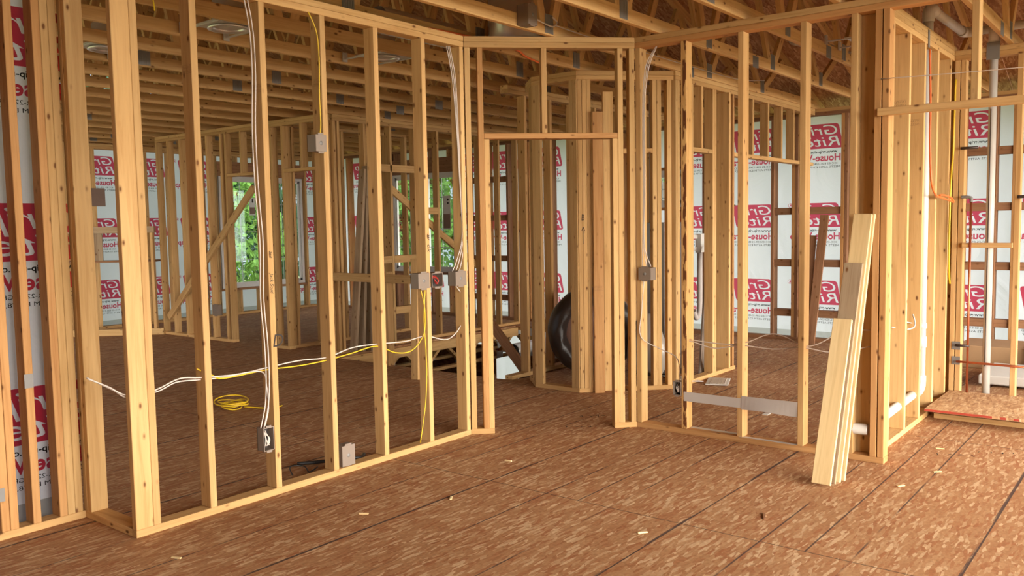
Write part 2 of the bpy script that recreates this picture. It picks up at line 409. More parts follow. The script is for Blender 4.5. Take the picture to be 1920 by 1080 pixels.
# left exterior wall (faces -Y) with its wrap behind
LWX0 = -0.6
wl = frame('near stud wall at the left edge in front of the large lettered wrap', LWX0, 4.45, 0, 2.62, depth=0.089, name='exterior_stud_wall')
studs(wl, [u - LWX0 for u in (1.62, 1.660, 1.765, 1.932 - 0.04)], mat='redpine')
studs(wl, [u - LWX0 for u in (1.150, 0.74, 0.33, -0.08)], mat='pine')
studs(wl, [1.936 - LWX0 - 0.005, 1.975 - LWX0 - 0.005], mat='spruce')
for z0, z1 in ((ZS0, 0.62), (0.70, 1.36), (1.46, ZS1)):
    B(wl, 'blocking', 2.010 - LWX0 - 0.001, 2.018 - LWX0, 0.045, 0.089, z0, z1, 'z', 'redpine')
for (u, z0, z1) in ((1.60, 0.19, 0.255), (1.76, 0.72, 0.79)):
    mesh_obj('nail_plate', add_box(bmesh.new(), u - LWX0, u + 0.042 - LWX0, -0.002, -0.0003, z0, z1), 'gusset', wl)

# wall D : plumbing wall running back on the right (faces -Y, 2x6)
wd = frame('deep plumbing stud wall on the right carrying the white drain pipe', 5.424, 1.48, 0, 2.16, depth=0.14, name='plumbing_wall')
B(wd, 'top_plate', 0.0, 2.16, 0.0, 0.14, ZT + 0.001, ZT + 0.038, 'u', 'spruce')
studs(wd, [0.0, 0.316, 0.726, 1.130, 1.526, 1.946, 2.12], mat='spruce')
B(wd, 'blocking', 1.170, 1.524, 0.085, 0.14, 1.28, 1.318, 'u', 'pine')
# wall E2 : behind the shower platform
we = frame('stud wall behind the raised shower floor with copper and drain pipes', 7.50, 1.478, -90, 2.6, name='shower_wall', bottom=False)
studs(we, [0.002, 0.045], mat='pine'); studs(we, [0.43], mat='pine'); studs(we, [0.84, 1.25, 1.66, 2.07, 2.5], mat='pine')
B(we, 'blocking', 0.083, 0.43, -0.039, -0.001, 1.235, 1.272, 'u', 'pine')
B(we, 'bottom_plate', 0, 2.6, 0, 0.089, 0.0, ZS0, 'u', 'pine')

# ---------------- interior partitions farther back
p2 = frame('long partition at the back left with a door opening, seen behind the near studs', 6.40, 11.4, -90, 3.65, gaps=[(1.70, 2.56), (2.88, 3.50)], name='partition_wall')
studs(p2, [0.0, 0.29, 0.60, 1.02, 1.24, 1.56, 1.66], mat='pine')
studs(p2, [2.56, 2.62, 2.84, 3.5, 3.60], mat='pine')
B(p2, 'header', 1.70, 2.56, 0, 0.089, 2.14, 2.178, 'u', 'pine'); B(p2, 'header', 2.88, 3.50, 0, 0.089, 2.14, 2.178, 'u', 'pine')
B(p2, 'cripple_stud', 2.0, 2.038, 0, 0.089, 2.178, ZS1, 'z', 'pine'); B(p2, 'cripple_stud', 3.2, 3.238, 0, 0.089, 2.178, ZS1, 'z', 'pine')
beam(p2, 'brace', (0.20, -0.022, 0.25), (2.30, -0.022, 1.98), 0.089, 0.038, (0, 1, 0), 'pine')
p3 = frame('partition running toward the far windows, left of the leaning lumber', 6.50, 8.55, 0, 2.0, name='partition_wall')
studs(p3, [0.0, 0.05, 0.42, 0.83, 1.24, 1.60, 1.96], mat='pine')
p4 = frame('framed wall along the far rim of the stair opening with horizontal blocking', 6.50, 7.72, 0, 3.65, name='partition_wall')
studs(p4, [0.0, 0.06, 0.46, 0.88, 1.30, 1.72, 2.14, 2.56, 2.98, 3.40], mat='pine')
for a, b_, z in ((0.50, 0.88, 1.02), (0.92, 1.30, 1.02), (1.34, 1.72, 1.62), (0.50, 0.88, 0.38), (0.92, 1.30, 0.38), (0.50, 1.30, 2.14)):
    B(p4, 'blocking', a, b_, 0.0, 0.089, z, z + 0.089, 'u', 'pine')
beam(p4, 'brace', (0.9, 0.115, 2.0), (2.6, 0.115, 0.9), 0.089, 0.038, (0, 1, 0), 'pine')
# alcove, 45 degrees at far left
al = thing('pony_wall', 'low boxed framing at the far left in front of the lettered wrap', 'framed wall', (5.15, 12.60, 0), R(-46))
B(al, 'bottom_plate', 0, 1.75, 0, 0.089, 0, 0.09, 'u', 'spruce')
B(al, 'top_plate', 0.0, 1.68, 0.0, 0.089, 1.44, 1.53, 'u', 'weathered')
B(al, 'shelf', 0.0, 1.68, 0.05, 0.30, 1.03, 1.055, 'u', 'browned')
for u in (0.30, 0.78, 1.46, 1.62): B(al, 'stud', u, u + 0.038, 0, 0.089, 0.09, 1.44, 'z', 'pine')
B(al, 'panel', 0.80, 0.94, 0.10, 0.125, 1.055, 1.44, 'z', 'weathered')
# closet
k1 = frame('side of the small closet with a doubled post facing the doorway', 6.13, 4.60, -90, 0.48, name='closet_wall')
B(k1, 'stud', 0.0, 0.089, 0.0, 0.038, ZS0, ZS1, 'z', 'spruce'); studs(k1, [0.40, 0.439], mat='spruce')
k0 = frame('short angled closet side turned toward the stair opening', 6.40, 4.87, -135, 0.375, name='closet_wall')
studs(k0, [0.21, 0.25, 0.29, 0.33], mat='pine')
k2 = frame('angled closet front with its own narrow door opening', 6.135, 4.12, -45, 0.85, gaps=[(0.12, 0.43)], name='closet_wall')
studs(k2, [0.004, 0.044, 0.083], mat='pine'); studs(k2, [0.66, 0.70, 0.79], mat='spruce')
B(k2, 'stud', 0.125, 0.214, -0.042, -0.004, 0.0, 2.42, 'z', 'redpine'); B(k2, 'stud', 0.235, 0.324, 0.045, 0.083, 0.0, 2.60, 'z', 'spruce')
B(k2, 'header', 0.35, 0.66, 0, 0.089, 2.07, 2.11, 'u', 'pine')
k3 = frame('stud wall with high door headers behind the wall on the right of the doorway', 6.735, 3.50, 0, 3.50, gaps=[(1.25, 3.40)], name='closet_wall')
studs(k3, [0.0, 0.04, 0.30], mat='spruce')
B(k3, 'stud', 0.735, 0.773, 0, 0.089, ZS0, ZS1, 'z', 'pine'); B(k3, 'stud', 0.775, 0.813, 0, 0.089, ZS0, ZS1, 'z', 'pine')
B(k3, 'stud', 1.03, 1.068, -0.03, 0.110, ZS0, ZS1, 'z', 'spruce'); B(k3, 'stud', 1.18, 1.218, 0, 0.089, ZS0, ZS1, 'z', 'redpine')
B(k3, 'header', 0.34, 0.735, 0, 0.089, 2.10, 2.138, 'u', 'spruce')
B(k3, 'cripple_stud', 0.50, 0.538, 0, 0.089, 2.138, ZS1, 'z', 'pine')
B(k3, 'header', 1.22, 3.46, 0, 0.089, 2.10, 2.138, 'u', 'pine')
for u in (1.66, 2.06, 2.44, 2.80, 3.2): B(k3, 'cripple_stud', u, u + 0.038, 0, 0.089, 2.138, ZS1, 'z', 'pine')
k4 = frame('back wall of the closet beyond the grey flue pipe', 6.30, 5.0, 0, 3.3, name='closet_wall')
studs(k4, [0.25, 0.66, 1.07, 1.48, 1.9, 2.3, 2.7, 3.2], mat='pine')

# guard at stair opening
gw = thing('stair_guard', 'rough board guard along the near edge of the stair opening', 'guard rail', (6.18, 7.70, 0), R(-90))
B(gw, 'top_rail', 0.0, 1.62, 0, 0.038, 0.885, 0.975, 'u', 'pine')
for u in (0.02, 1.06, 1.58): B(gw, 'post', u, u + 0.038, 0.038, 0.127, 0.0, 1.0 if u < 1.5 else ZS1, 'z', 'pine')
lean = thing('leaning_stud', 'stud leaning at a slight tilt beside the stair opening', 'board', (5.80, 5.79, 0))
beam(lean, 'board', (0, 0, 0.0), (0.10, 0.07, 1.16), 0.089, 0.038, (1, 0, 0), 'pine')
beam(lean, 'offcut', (0.05, -0.05, 0.0), (0.12, 0.03, 1.10), 0.089, 0.038, (1, 0, 0), 'redpine')

# ------------------------------------------------------------------ exterior walls : studs, headers, windows
NY, EX = 12.76, 10.26
wn = frame('far exterior stud wall at the back left around the double window', 2.0, NY, 0, 8.25, depth=0.14, name='exterior_stud_wall')
us = [i * 0.4064 + 0.1 for i in range(20)]
def in_win(x, wins): return any(a - 0.04 < x < b + 0.0 for a, b in wins)
NW = (8.28, 10.00)
for u in us:
    x = 2.0 + u
    if NW[0] - 0.05 < x < NW[1] + 0.04:
        B(wn, 'cripple_stud', u, u + 0.038, 0, 0.14, ZS0, 0.42, 'z', 'pine'); B(wn, 'cripple_stud', u, u + 0.038, 0, 0.14, 2.60, ZS1, 'z', 'pine')
    else: B(wn, 'stud', u, u + 0.038, 0, 0.14, ZS0, ZS1, 'z', 'pine')
B(wn, 'stud', NW[0] - 0.08 - 2, NW[0] - 0.042 - 2, 0, 0.14, ZS0, ZS1); B(wn, 'stud', NW[1] + 0.042 - 2, NW[1] + 0.08 - 2, 0, 0.14, ZS0, ZS1)
B(wn, 'header', NW[0] - 2.04, NW[1] - 1.96, 0, 0.12, 2.36, 2.60, 'u', 'browned')
B(wn, 'sill_plate', NW[0] - 2.04, NW[1] - 1.96, 0, 0.14, 0.42, 0.458, 'u', 'browned')
weX0 = 12.70
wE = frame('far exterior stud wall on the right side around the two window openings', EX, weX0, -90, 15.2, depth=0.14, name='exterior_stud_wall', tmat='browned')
EW = [(9.25, 10.72, 0.70, 2.33), (5.20, 5.95, 1.66, 2.15)]
ey = [weX0 - 0.06 - k * 0.4064 for k in range(20)] + [4.40, 4.003, 3.745, 3.705, 3.165, 3.125, 2.72, 2.31, 1.90, 1.60, 1.42, 1.02, 0.62, 0.2, -0.2, -0.6, -1.0, -1.4, -1.8, -2.2]
for k, y in enumerate(ey):
    u = weX0 - y - 0.038
    hit = [w for w in EW if w[0] - 0.03 < y < w[1] + 0.04]
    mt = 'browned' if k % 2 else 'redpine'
    if hit:
        z0, z1 = hit[0][2], hit[0][3]
        B(wE, 'cripple_stud', u, u + 0.038, 0, 0.14, ZS0, z0 - 0.038, 'z', mt); B(wE, 'cripple_stud', u, u + 0.038, 0, 0.14, z1 + 0.24 if z1 > 2.2 else z1 + .038, ZS1, 'z', mt)
    else: B(wE, 'stud', u, u + 0.038, 0, 0.14, ZS0, ZS1, 'z', mt)
for w_ in EW:
    a, b_ = weX0 - w_[1], weX0 - w_[0]
    B(wE, 'header', a, b_, 0, 0.12, w_[3], w_[3] + (0.24 if w_[3] > 2.2 else 0.038), 'u', 'browned')
    B(wE, 'sill_plate', a, b_, 0, 0.14, w_[2] - 0.038, w_[2], 'u', 'browned')
    B(wE, 'stud', a - 0.04, a - 0.002, 0, 0.14, ZS0, ZS1, 'z', 'browned'); B(wE, 'stud', b_ + 0.002, b_ + 0.04, 0, 0.14, ZS0, ZS1, 'z', 'browned')
for (ya, yb) in ((4.002, 3.784), (3.704, 3.204), (1.899, 1.639), (1.599, 1.459), (1.419, 1.059), (1.019, 0.659), (8.975, 8.64), (8.60, 8.23)):
    for z in (0.29, 0.90, 1.53, 2.12):
        if ya > 3.7 and ya < 4.5 and z > 2: continue
        B(wE, 'blocking', weX0 - ya, weX0 - yb, 0.02, 0.13, z, z + 0.085, 'u', 'browned')

def window(name, parent_loc, rot, w, h, z0, panes, label):
    t = thing(name, label, 'window', (parent_loc[0], parent_loc[1], z0), R(rot)); t['kind'] = 'structure'
    f = 0.05
    bm = bmesh.new()
    add_box(bm, 0, w, 0.0, 0.09, 0, f); add_box(bm, 0, w, 0.0, 0.09, h - f, h)
    add_box(bm, 0, f, 0.0, 0.09, f, h - f); add_box(bm, w - f, w, 0.0, 0.09, f, h - f)
    for k in range(1, panes): add_box(bm, w * k / panes - 0.06, w * k / panes + 0.06, 0.0, 0.09, f, h - f)
    mesh_obj('window_frame', bm, 'winwhite', t)
    for k in range(panes):
        a, b_ = w * k / panes + 0.06, w * (k + 1) / panes - 0.06
        bm = bmesh.new()
        add_box(bm, (a + b_) / 2 - 0.006, (a + b_) / 2 + 0.006, 0.047, 0.053, f, h - f)
        for q in (1, 2, 3): add_box(bm, a, b_, 0.047, 0.053, h * q / 4 - 0.006, h * q / 4 + 0.006)
        gr_ = bm
        bm = bmesh.new()
        add_box(bm, a, a + 0.035, 0.01, 0.04, f, h - f); add_box(bm, b_ - 0.035, b_, 0.01, 0.04, f, h - f); add_box(bm, a, b_, 0.01, 0.04, f, f + 0.04); add_box(bm, a, b_, 0.01, 0.04, h - f - 0.04, h - f)
        sa = mesh_obj('sash', bm, 'winwhite', t)
        mesh_obj('grille', gr_, 'winwhite', sa)
        bm = bmesh.new(); add_box(bm, a, b_, 0.0405, 0.0465, f, h - f); mesh_obj('pane', bm, 'glass', sa)
    return t
window('window_1', (8.28, NY + 0.03), 0, 1.72, 1.90, 0.459, 2, 'white framed double window in the far wall with trees outside')
window('window_2', (EX + 0.03, 10.72), -90, 1.47, 1.63, 0.701, 2, 'tall two-pane window at the back centre with stickers on its glass')
window('window_3', (EX + 0.03, 5.95), -90, 0.75, 0.49, 1.661, 1, 'small window glimpsed beside the grey flue pipe')
# stickers on the glass
def sticker(x, y, z, w, h, label, group, rot=-90):
    t = thing('glass_sticker', label, 'sticker', (x, y, z), R(rot), group)
    mesh_obj('paper', add_box(bmesh.new(), 0, w, -0.002, 0, 0, h), 'winwhite', t)
    bm = bmesh.new(); add_box(bm, 0.005, w - 0.005, -0.0035, -0.002, 0.02, h * 0.46); mesh_obj('coloured_field', bm, 'brownpaper', t)
    bm = bmesh.new()
    for q in (0.78, 0.88): lathe_bm([(0.0001, -0.004), (0.018, -0.004), (0.018, -0.002)], 12, bm, 'y', (w - 0.05, 0, h * q))
    mesh_obj('dot', bm, 'ink', t)
sticker(EX + 0.03, 10.30, 1.50, 0.22, 0.50, 'paper sticker on the left pane of the back centre window', None)
sticker(EX + 0.03, 9.55, 1.40, 0.16, 0.55, 'paper sticker on the right pane of the back centre window', None)
sticker(8.86, NY + 0.03, 1.70, 0.12, 0.30, 'narrow sticker on the glass of the far left double window', None, 0)

# ------------------------------------------------------------------ house wrap with printing
def text_curve(s, size, x, y, shear=0.0, bold=0.0, width=None, align='LEFT'):
    cu = bpy.data.curves.new('t', 'FONT'); cu.body = s; cu.size = size; cu.shear = shear; cu.offset = bold; cu.align_x = align
    cu.fill_mode = 'BOTH' if False else 'FRONT'; cu.dimensions = '2D'; cu.resolution_u = 3
    o = bpy.data.objects.new('t', cu); C.objects.link(o)
    return o, x, y, width
def text_mesh_bm(s, size, x, y, width=None, shear=0.0, bold=0.0, bm=None, mi=0):
    o, _, _, _ = text_curve(s, size, x, y, shear, bold)
    dg = bpy.context.evaluated_depsgraph_get(); me = o.evaluated_get(dg).to_mesh()
    xs = [v.co.x for v in me.vertices]; x0, x1 = min(xs), max(xs)
    sx = (width / (x1 - x0)) if width else 1.0
    vm = [bm.verts.new((x + (v.co.x - x0) * sx, y + v.co.y, 0)) for v in me.vertices]
    for p in me.polygons:
        try:
            f = bm.faces.new([vm[i] for i in p.vertices]); f.material_index = mi
        except ValueError: pass
    o.evaluated_get(dg).to_mesh_clear()
    cu = o.data; bpy.data.objects.remove(o); bpy.data.curves.remove(cu)
def logo_bm(bm):
    """slanted red block with the two words left open, in reading order; x 0..0.57, y -0.29..0"""
    cu = bpy.data.curves.new('logo', 'CURVE'); cu.dimensions = '2D'; cu.fill_mode = 'FRONT'
    def add_poly(pts):
        sp = cu.splines.new('POLY'); sp.points.add(len(pts) - 1); sp.use_cyclic_u = True
        for q, p in zip(sp.points, pts): q.co = (p[0], p[1], 0, 1)
    for s, x, y, w in (('Grip', 0.075, -0.128, 0.43), ('Rite', 0.035, -0.262, 0.43)):
        o, _, _, _ = text_curve(s, 0.165, 0, 0, 0.22, 0.0045)
        bpy.ops.object.select_all(action='DESELECT'); o.select_set(True); bpy.context.view_layer.objects.active = o
        bpy.ops.object.convert(target='CURVE')
        o = bpy.context.view_layer.objects.active
        polys = []
        for sp in o.data.splines:
            bp_ = list(sp.bezier_points); pl = []
            for a, b_ in zip(bp_, bp_[1:] + bp_[:1]):
                for k in range(4):
                    t = k / 4; q = a.co * (1 - t) ** 3 + a.handle_right * 3 * t * (1 - t) ** 2 + b_.handle_left * 3 * t * t * (1 - t) + b_.co * t ** 3
                    if not pl or (q - pl[-1]).length > 1e-5: pl.append(q)
            polys.append(pl)
        xs_ = [q.x for pl in polys for q in pl]; x0, x1 = min(xs_), max(xs_)
        for pl in polys: add_poly([(x + (q.x - x0) * w / (x1 - x0), y + q.y) for q in pl])
        c_ = o.data; bpy.data.objects.remove(o); bpy.data.curves.remove(c_)
    sl = 0.20; pts = []; rr = 0.035
    for i, (cx, cy) in enumerate([(0.0, -0.29), (0.52, -0.29), (0.52, 0.0), (0.0, 0.0)]):
        sxn = 1 if cx == 0 else -1; syn = 1 if cy < -0.1 else -1
        ccx, ccy = cx + sxn * rr, cy + syn * rr; a0 = {0: 180, 1: 270, 2: 0, 3: 90}[i]
        for k in range(6):
            a = R(a0 + 90 * k / 5); px, py = ccx + rr * math.cos(a), ccy + rr * math.sin(a)
            pts.append((px + (py + 0.29) * sl, py))
    add_poly(pts)
    o = bpy.data.objects.new('logo', cu); C.objects.link(o)
    dg = bpy.context.evaluated_depsgraph_get(); me = o.evaluated_get(dg).to_mesh()
    vm = [bm.verts.new((v.co.x, v.co.y, 0)) for v in me.vertices]
    for p in me.polygons:
        try: bm.faces.new([vm[i] for i in p.vertices]).material_index = 0
        except ValueError: pass
    o.evaluated_get(dg).to_mesh_clear(); bpy.data.objects.remove(o); bpy.data.curves.remove(cu)
bm = bmesh.new(); logo_bm(bm)
text_mesh_bm('R', 0.035, 0.615, -0.035, None, 0, 0.002, bm, 0)
for k in range(20):  # ring of the registered mark
    a0, a1 = 2 * PI * k / 20, 2 * PI * (k + 1) / 20; c = (0.627, -0.023)
    bm.faces.new([bm.verts.new((c[0] + r_ * math.cos(a), c[1] + r_ * math.sin(a), 0)) for r_, a in ((0.024, a0), (0.028, a0), (0.028, a1), (0.024, a1))])
text_mesh_bm('House-Wrap', 0.115, 0.03, -0.435, 0.60, 0, 0.0032, bm, 0)
text_mesh_bm('www.grip-rite.com', 0.046, 0.07, -0.342, 0.42, 0, 0.0008, bm, 1)
text_mesh_bm('ICC-ES ESR-2248, GRADE D', 0.033, 0.07, -0.480, 0.48, 0, 0.0, bm, 1)
text_mesh_bm('MEETS ASTM E2178, E2357', 0.033, 0.04, -0.520, 0.50, 0, 0.0, bm, 1)
# mirrored: the printing faces outdoors and is read from behind; then stood upright facing -v
for v in bm.verts: v.co = Vector((-v.co.x, 0, v.co.y))
print_me = bpy.data.meshes.new('printed_logo'); bm.to_mesh(print_me); bm.free()
print_me.materials.append(M['printred']); print_me.materials.append(M['printblack'])

def grid_sheet(name, parent, u0, u1, z0, z1, v, holes, mat='wrap'):
    us = sorted({u0, u1, *[h[0] for h in holes], *[h[1] for h in holes]}); zs = sorted({z0, z1, *[h[2] for h in holes], *[h[3] for h in holes]})
    bm = bmesh.new()
    for a, b_ in zip(us, us[1:]):
        for c, d in zip(zs, zs[1:]):
            if any(h[0] <= a and b_ <= h[1] and h[2] <= c and d <= h[3] for h in holes): continue
            bm.faces.new([bm.verts.new(p) for p in ((a, v, c), (b_, v, c), (b_, v, d), (a, v, d))])
    bmesh.ops.remove_doubles(bm, verts=bm.verts, dist=1e-5)
    return mesh_obj(name, bm, mat, parent)
def wrap_wall(name, label, x, y, rot, length, v, holes, tiles, rows=(2.60, 1.665, 0.73), z0=-0.45, z1=2.765):
    w = thing(name, label, None, (x, y, 0), R(rot), kind='structure')
    grid_sheet('house_wrap_sheet', w, 0, length, z0, z1, v, holes)
    for z in rows:
        for u in tiles:
            if any(h[0] < u - 0.28 < h[1] and h[2] < z - 0.25 < h[3] for h in holes): continue
            o = bpy.data.objects.new('printed_logo', print_me); o.location = (u, v - 0.004, z); link(o, w)
    # taped lap near the floor
    mesh_obj('flashing_strip', add_box(bmesh.new(), 0, length, v - 0.006, v - 0.005, 0.0, 0.11), 'flash', w)
    return w
M['flash'] = filt('flash', (0.80, 0.79, 0.76))
wrap_wall('wall_back', 'back left exterior wall closed with white lettered house wrap', 2.0, NY, 0, 8.45, 0.142,
          [(NW[0] - 2, NW[1] - 2, 0.42, 2.40)], [6.60 - 2 + 0.795 * k for k in range(-5, 6)])
wrap_wall('wall_right', 'far exterior wall closed with white lettered house wrap, seen through the right-hand studs', EX, 12.92, -90, 15.2, 0.142,
          [(12.92 - w_[1], 12.92 - w_[0], w_[2] - 0.02, w_[3] + 0.02) for w_ in EW], [12.92 - (3.22 + 0.805 * k) for k in range(-4, 12)])
wl2 = wrap_wall('wall_left', 'near left exterior wall closed with white house wrap in very large lettering', LWX0, 4.45, 0, 2.62, 0.15, [], [2.17 - LWX0 - 0.8 * k for k in range(0, 3)], rows=(2.60, 1.63, 0.70))
# lower storey wrap seen through the stair opening
lw = thing('wall_lower', 'lower storey wall with white wrap and big black lettering under the stair opening', None, (10.32, 11.0, -3), R(-90), kind='structure')
grid_sheet('house_wrap_sheet', lw, 2.45, 3.05, 0, 2.55, 0.05, [])
mesh_obj('sheathing', add_box(add_box(bmesh.new(), 0, 2.45, 0.05, 0.06, 0, 2.55), 3.05, 9.0, 0.05, 0.06, 0, 2.55), 'osb_deck', lw)
mesh_obj('sheathing', add_box(bmesh.new(), 0, 0.01, -8.3, 0.05, 0, 2.9), 'osb_deck', lw)  # unseen enclosing sides, added to keep the lower storey dark
mesh_obj('sheathing', add_box(bmesh.new(), 8.99, 9.0, -8.3, 0.05, 0, 2.9), 'osb_deck', lw)
mesh_obj('sheathing', add_box(bmesh.new(), 0, 9.0, -8.31, -8.3, 0, 2.9), 'osb_deck', lw)
bm = bmesh.new(); text_mesh_bm('ER', 0.45, 0, 0, 0.5, 0, 0.01, bm, 0)
for v in bm.verts: v.co = Vector((2.95 - v.co.x, 0.04, 1.30 + v.co.y))
add_box(bm, 2.45, 3.05, 0.038, 0.04, 1.80, 1.84); add_box(bm, 2.45, 3.05, 0.038, 0.04, 1.16, 1.20)
mesh_obj('printed_lettering', bm, 'printblack', lw)

# ------------------------------------------------------------------ floor with stair opening
HX0, HX1, HY0, HY1 = 6.28, 9.70, 4.95, 7.62
fl = thing('floor', 'oriented strand board subfloor with dark panel seams', None, kind='structure')
bm = bmesh.new()
xs = [-3.2, HX0, HX1, EX + 0.14]; ys = [-3.0, HY0, HY1, 12.9]
for a in range(3):
    for b_ in range(3):
        if a == 1 and b_ == 1: continue
        if a == 0 and b_ == 2:
            add_box(bm, 2.0, xs[1], ys[b_], ys[b_ + 1], -0.02, 0); continue
        add_box(bm, xs[a], xs[a + 1], ys[b_], ys[b_ + 1], -0.02, 0)
mesh_obj('subfloor', bm, 'osb_floor', fl)
# floor structure around the opening
def floor_truss(label, p0, p1, n, side):
    t = thing('floor_truss', label, 'floor truss', (p0[0], p0[1], -0.42), math.atan2(p1[1] - p0[1], p1[0] - p0[0]))
    L = (Vector(p1) - Vector(p0)).length
    B(t, 'top_chord', 0, L, -0.045, 0.045, 0.36, 0.398, 'u', 'pine'); B(t, 'bottom_chord', 0, L, -0.045, 0.045, 0.0, 0.038, 'u', 'pine')
    for k in range(n):
        a, b_ = L * k / n, L * (k + 0.5) / n; c = L * (k + 1) / n
        beam(t, 'web', (a + 0.02, 0, 0.045), (b_, 0, 0.355), 0.038, 0.07, (0, 1, 0), 'pine')
        beam(t, 'web', (b_, 0, 0.355), (c - 0.02, 0, 0.045), 0.038, 0.07, (0, 1, 0), 'pine')
        for s in (-1, 1):
            mesh_obj('gusset_plate', add_box(bmesh.new(), b_ - 0.08, b_ + 0.08, s * 0.046, s * 0.047, 0.29, 0.395), 'galv', t)
            mesh_obj('gusset_plate', add_box(bmesh.new(), c - 0.08, c + 0.06, s * 0.046, s * 0.047, 0.003, 0.10), 'galv', t)
floor_truss('open floor truss along the far rim of the stair opening', (HX0, HY1 + 0.05), (HX1 + 0.4, HY1 + 0.05), 5, 1)
floor_truss('second open floor truss behind the rim of the stair opening', (HX0, HY1 + 0.66), (HX1 + 0.4, HY1 + 0.66), 5, 1)
floor_truss('open floor truss crossing the far end of the stair opening', (HX1 + 0.05, HY1), (HX1 + 0.05, HY0), 4, 1)
for q in range(3):  # extra trusses added to block the brightness from the lower storey
    floor_truss('added light-blocking floor truss under the far floor, ' + ('third', 'fourth', 'fifth')[q] + ' back from the stair opening', (HX0, HY1 + 1.27 + 0.61 * q), (HX1 + 0.4, HY1 + 1.27 + 0.61 * q), 5, 1)
rm = B(None, 'rim_board', HX0, HX1, HY1 - 0.042, HY1 - 0.004, -0.14, -0.022, 'u', 'pine'); tag(rm, 'flat rim board nailed under the far edge of the stair opening', 'board')
lf = thing('floor_lower', 'dim concrete floor of the storey below', None, (0, 0, -3.0), kind='structure')
mesh_obj('slab', add_box(bmesh.new(), 2.0, 10.4, 2.0, 12.9, -0.1, 0), 'concrete', lf)
lwl = thing('stud_wall', 'lower storey studs in front of the black lettered wrap', 'framed wall', (10.20, 10.0, -3.0), R(-90))
lwl['_depth'] = 0.089
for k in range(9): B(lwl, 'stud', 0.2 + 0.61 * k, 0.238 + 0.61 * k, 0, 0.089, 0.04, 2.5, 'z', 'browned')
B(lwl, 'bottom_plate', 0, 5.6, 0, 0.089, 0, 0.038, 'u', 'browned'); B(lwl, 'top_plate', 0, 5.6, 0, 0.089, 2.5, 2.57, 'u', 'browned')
# stair framing
st = thing('stair_stringer', 'dark diagonal plank running down into the stair opening', 'plank', (6.7, 5.55, 0.5))
beam(st, 'plank', (0, 0.1, 0.03), (0, -0.62, -0.72), 0.10, 0.038, (1, 0, 0), 'browned')
st2 = thing('temporary_brace', 'crossed loose boards bracing the stair opening', 'board', (7.5, 6.0, -0.4))
beam(st2, 'board', (0.6, 0.8, 0.05), (-0.7, -0.7, -0.35), 0.089, 0.038, (0, 0, 1), 'pine')
beam(st2, 'board', (-0.2, 0.9, 0.0), (0.6, -0.6, 0.10), 0.089, 0.038, (0, 0, 1), 'pine')
fd = lathe_bm([(0.10 + 0.008 * (k % 2), -0.7 + 0.02 * k) for k in range(70)], 20, None, 'x', (9.55, 7.0, -0.22))
tag(mesh_obj('flexible_duct', fd, 'duct'), 'silver corrugated duct hung below the floor in the stair opening', 'duct')
mesh_bits = bmesh.new(); add_box(mesh_bits, 6.5, 7.2, 6.6, 7.2, -2.2, -2.16)
tag(mesh_obj('plywood_landing', mesh_bits, 'pine'), 'rough landing panel low in the stair opening', 'panel')

# ------------------------------------------------------------------ roof trusses, deck
SL = 0.333; XE = 10.30; ZE = 2.90
def deckz(x): return ZE + (XE - x) * SL
xr = 1.5
tr = thing('roof_truss', 'pale softwood roof truss overhead with metal plated V webs', 'roof truss', (0, 0, ZT), group='parallel roof trusses overhead')
X0, X1 = -2.6, 10.4
B(tr, 'bottom_chord', X0, X1, 0, 0.038, 0.001, 0.09, 'u', 'pine')
def tz(x): return (deckz(x) if x > xr else deckz(2 * xr - x)) - ZT - 0.05
beam(tr, 'top_chord', (xr, 0.019, tz(xr)), (10.9, 0.019, tz(10.9)), 0.085, 0.038, (0, 1, 0), 'pine')
beam(tr, 'top_chord', (xr, 0.019, tz(xr)), (-3.4, 0.019, tz(-3.4)), 0.085, 0.038, (0, 1, 0), 'pine')
joints = [-1.4, -0.15, 1.10, 2.35, 3.60, 4.85, 6.10, 7.36, 8.6]
gz = {}
for j in joints:
    for s in (-1, 1):
        xt = j + s * 0.60
        if xt > 9.5: continue
        beam(tr, 'web', (j + s * 0.055, 0.019, 0.062), (xt, 0.019, tz(xt) - 0.03), 0.07, 0.036, (0, 1, 0), 'spruce')
    gm = gz.get('g')
    if gm is None:
        bm = bmesh.new(); add_box(bm, -0.05, 0.05, -0.0012, 0.0, 0.012, 0.14)
        for q in range(5): add_box(bm, -0.043 + 0.019 * q, -0.037 + 0.019 * q, -0.0030, -0.0012, 0.016, 0.135)
        gm = bpy.data.meshes.new('gusset_plate'); bm.to_mesh(gm); bm.free(); gm.materials.append(M['gusset']); gz['g'] = gm
    o = bpy.data.objects.new('gusset_plate', gm); o.location = (j, 0, 0); link(o, tr)
for xx in (1.9, 6.985):
    o = bpy.data.objects.new('gusset_plate', gz['g']); o.location = (xx, 0, -0.03); o.scale = (1.2, 1, 0.75); link(o, tr)
kids = list(tr.children)
y0t = 2.285
ks = [k for k in range(-8, 18)]
for k in ks:
    y = y0t + 0.6033 * k
    if k == 0: tr.location = (0, y, ZT); continue
    r_ = tr.copy(); C.objects.link(r_); r_.location = (random.choice([0, 0.0, 0.02]), y, ZT)
    for ch in kids:
        if ch.name.startswith('gusset') and (k > 3 and random.random() < 0.72): continue
        c = ch.copy(); C.objects.link(c); c.parent = r_
rf = thing('ceiling', 'sloping strand board roof deck above the trusses', None, kind='structure')
bm = bmesh.new()
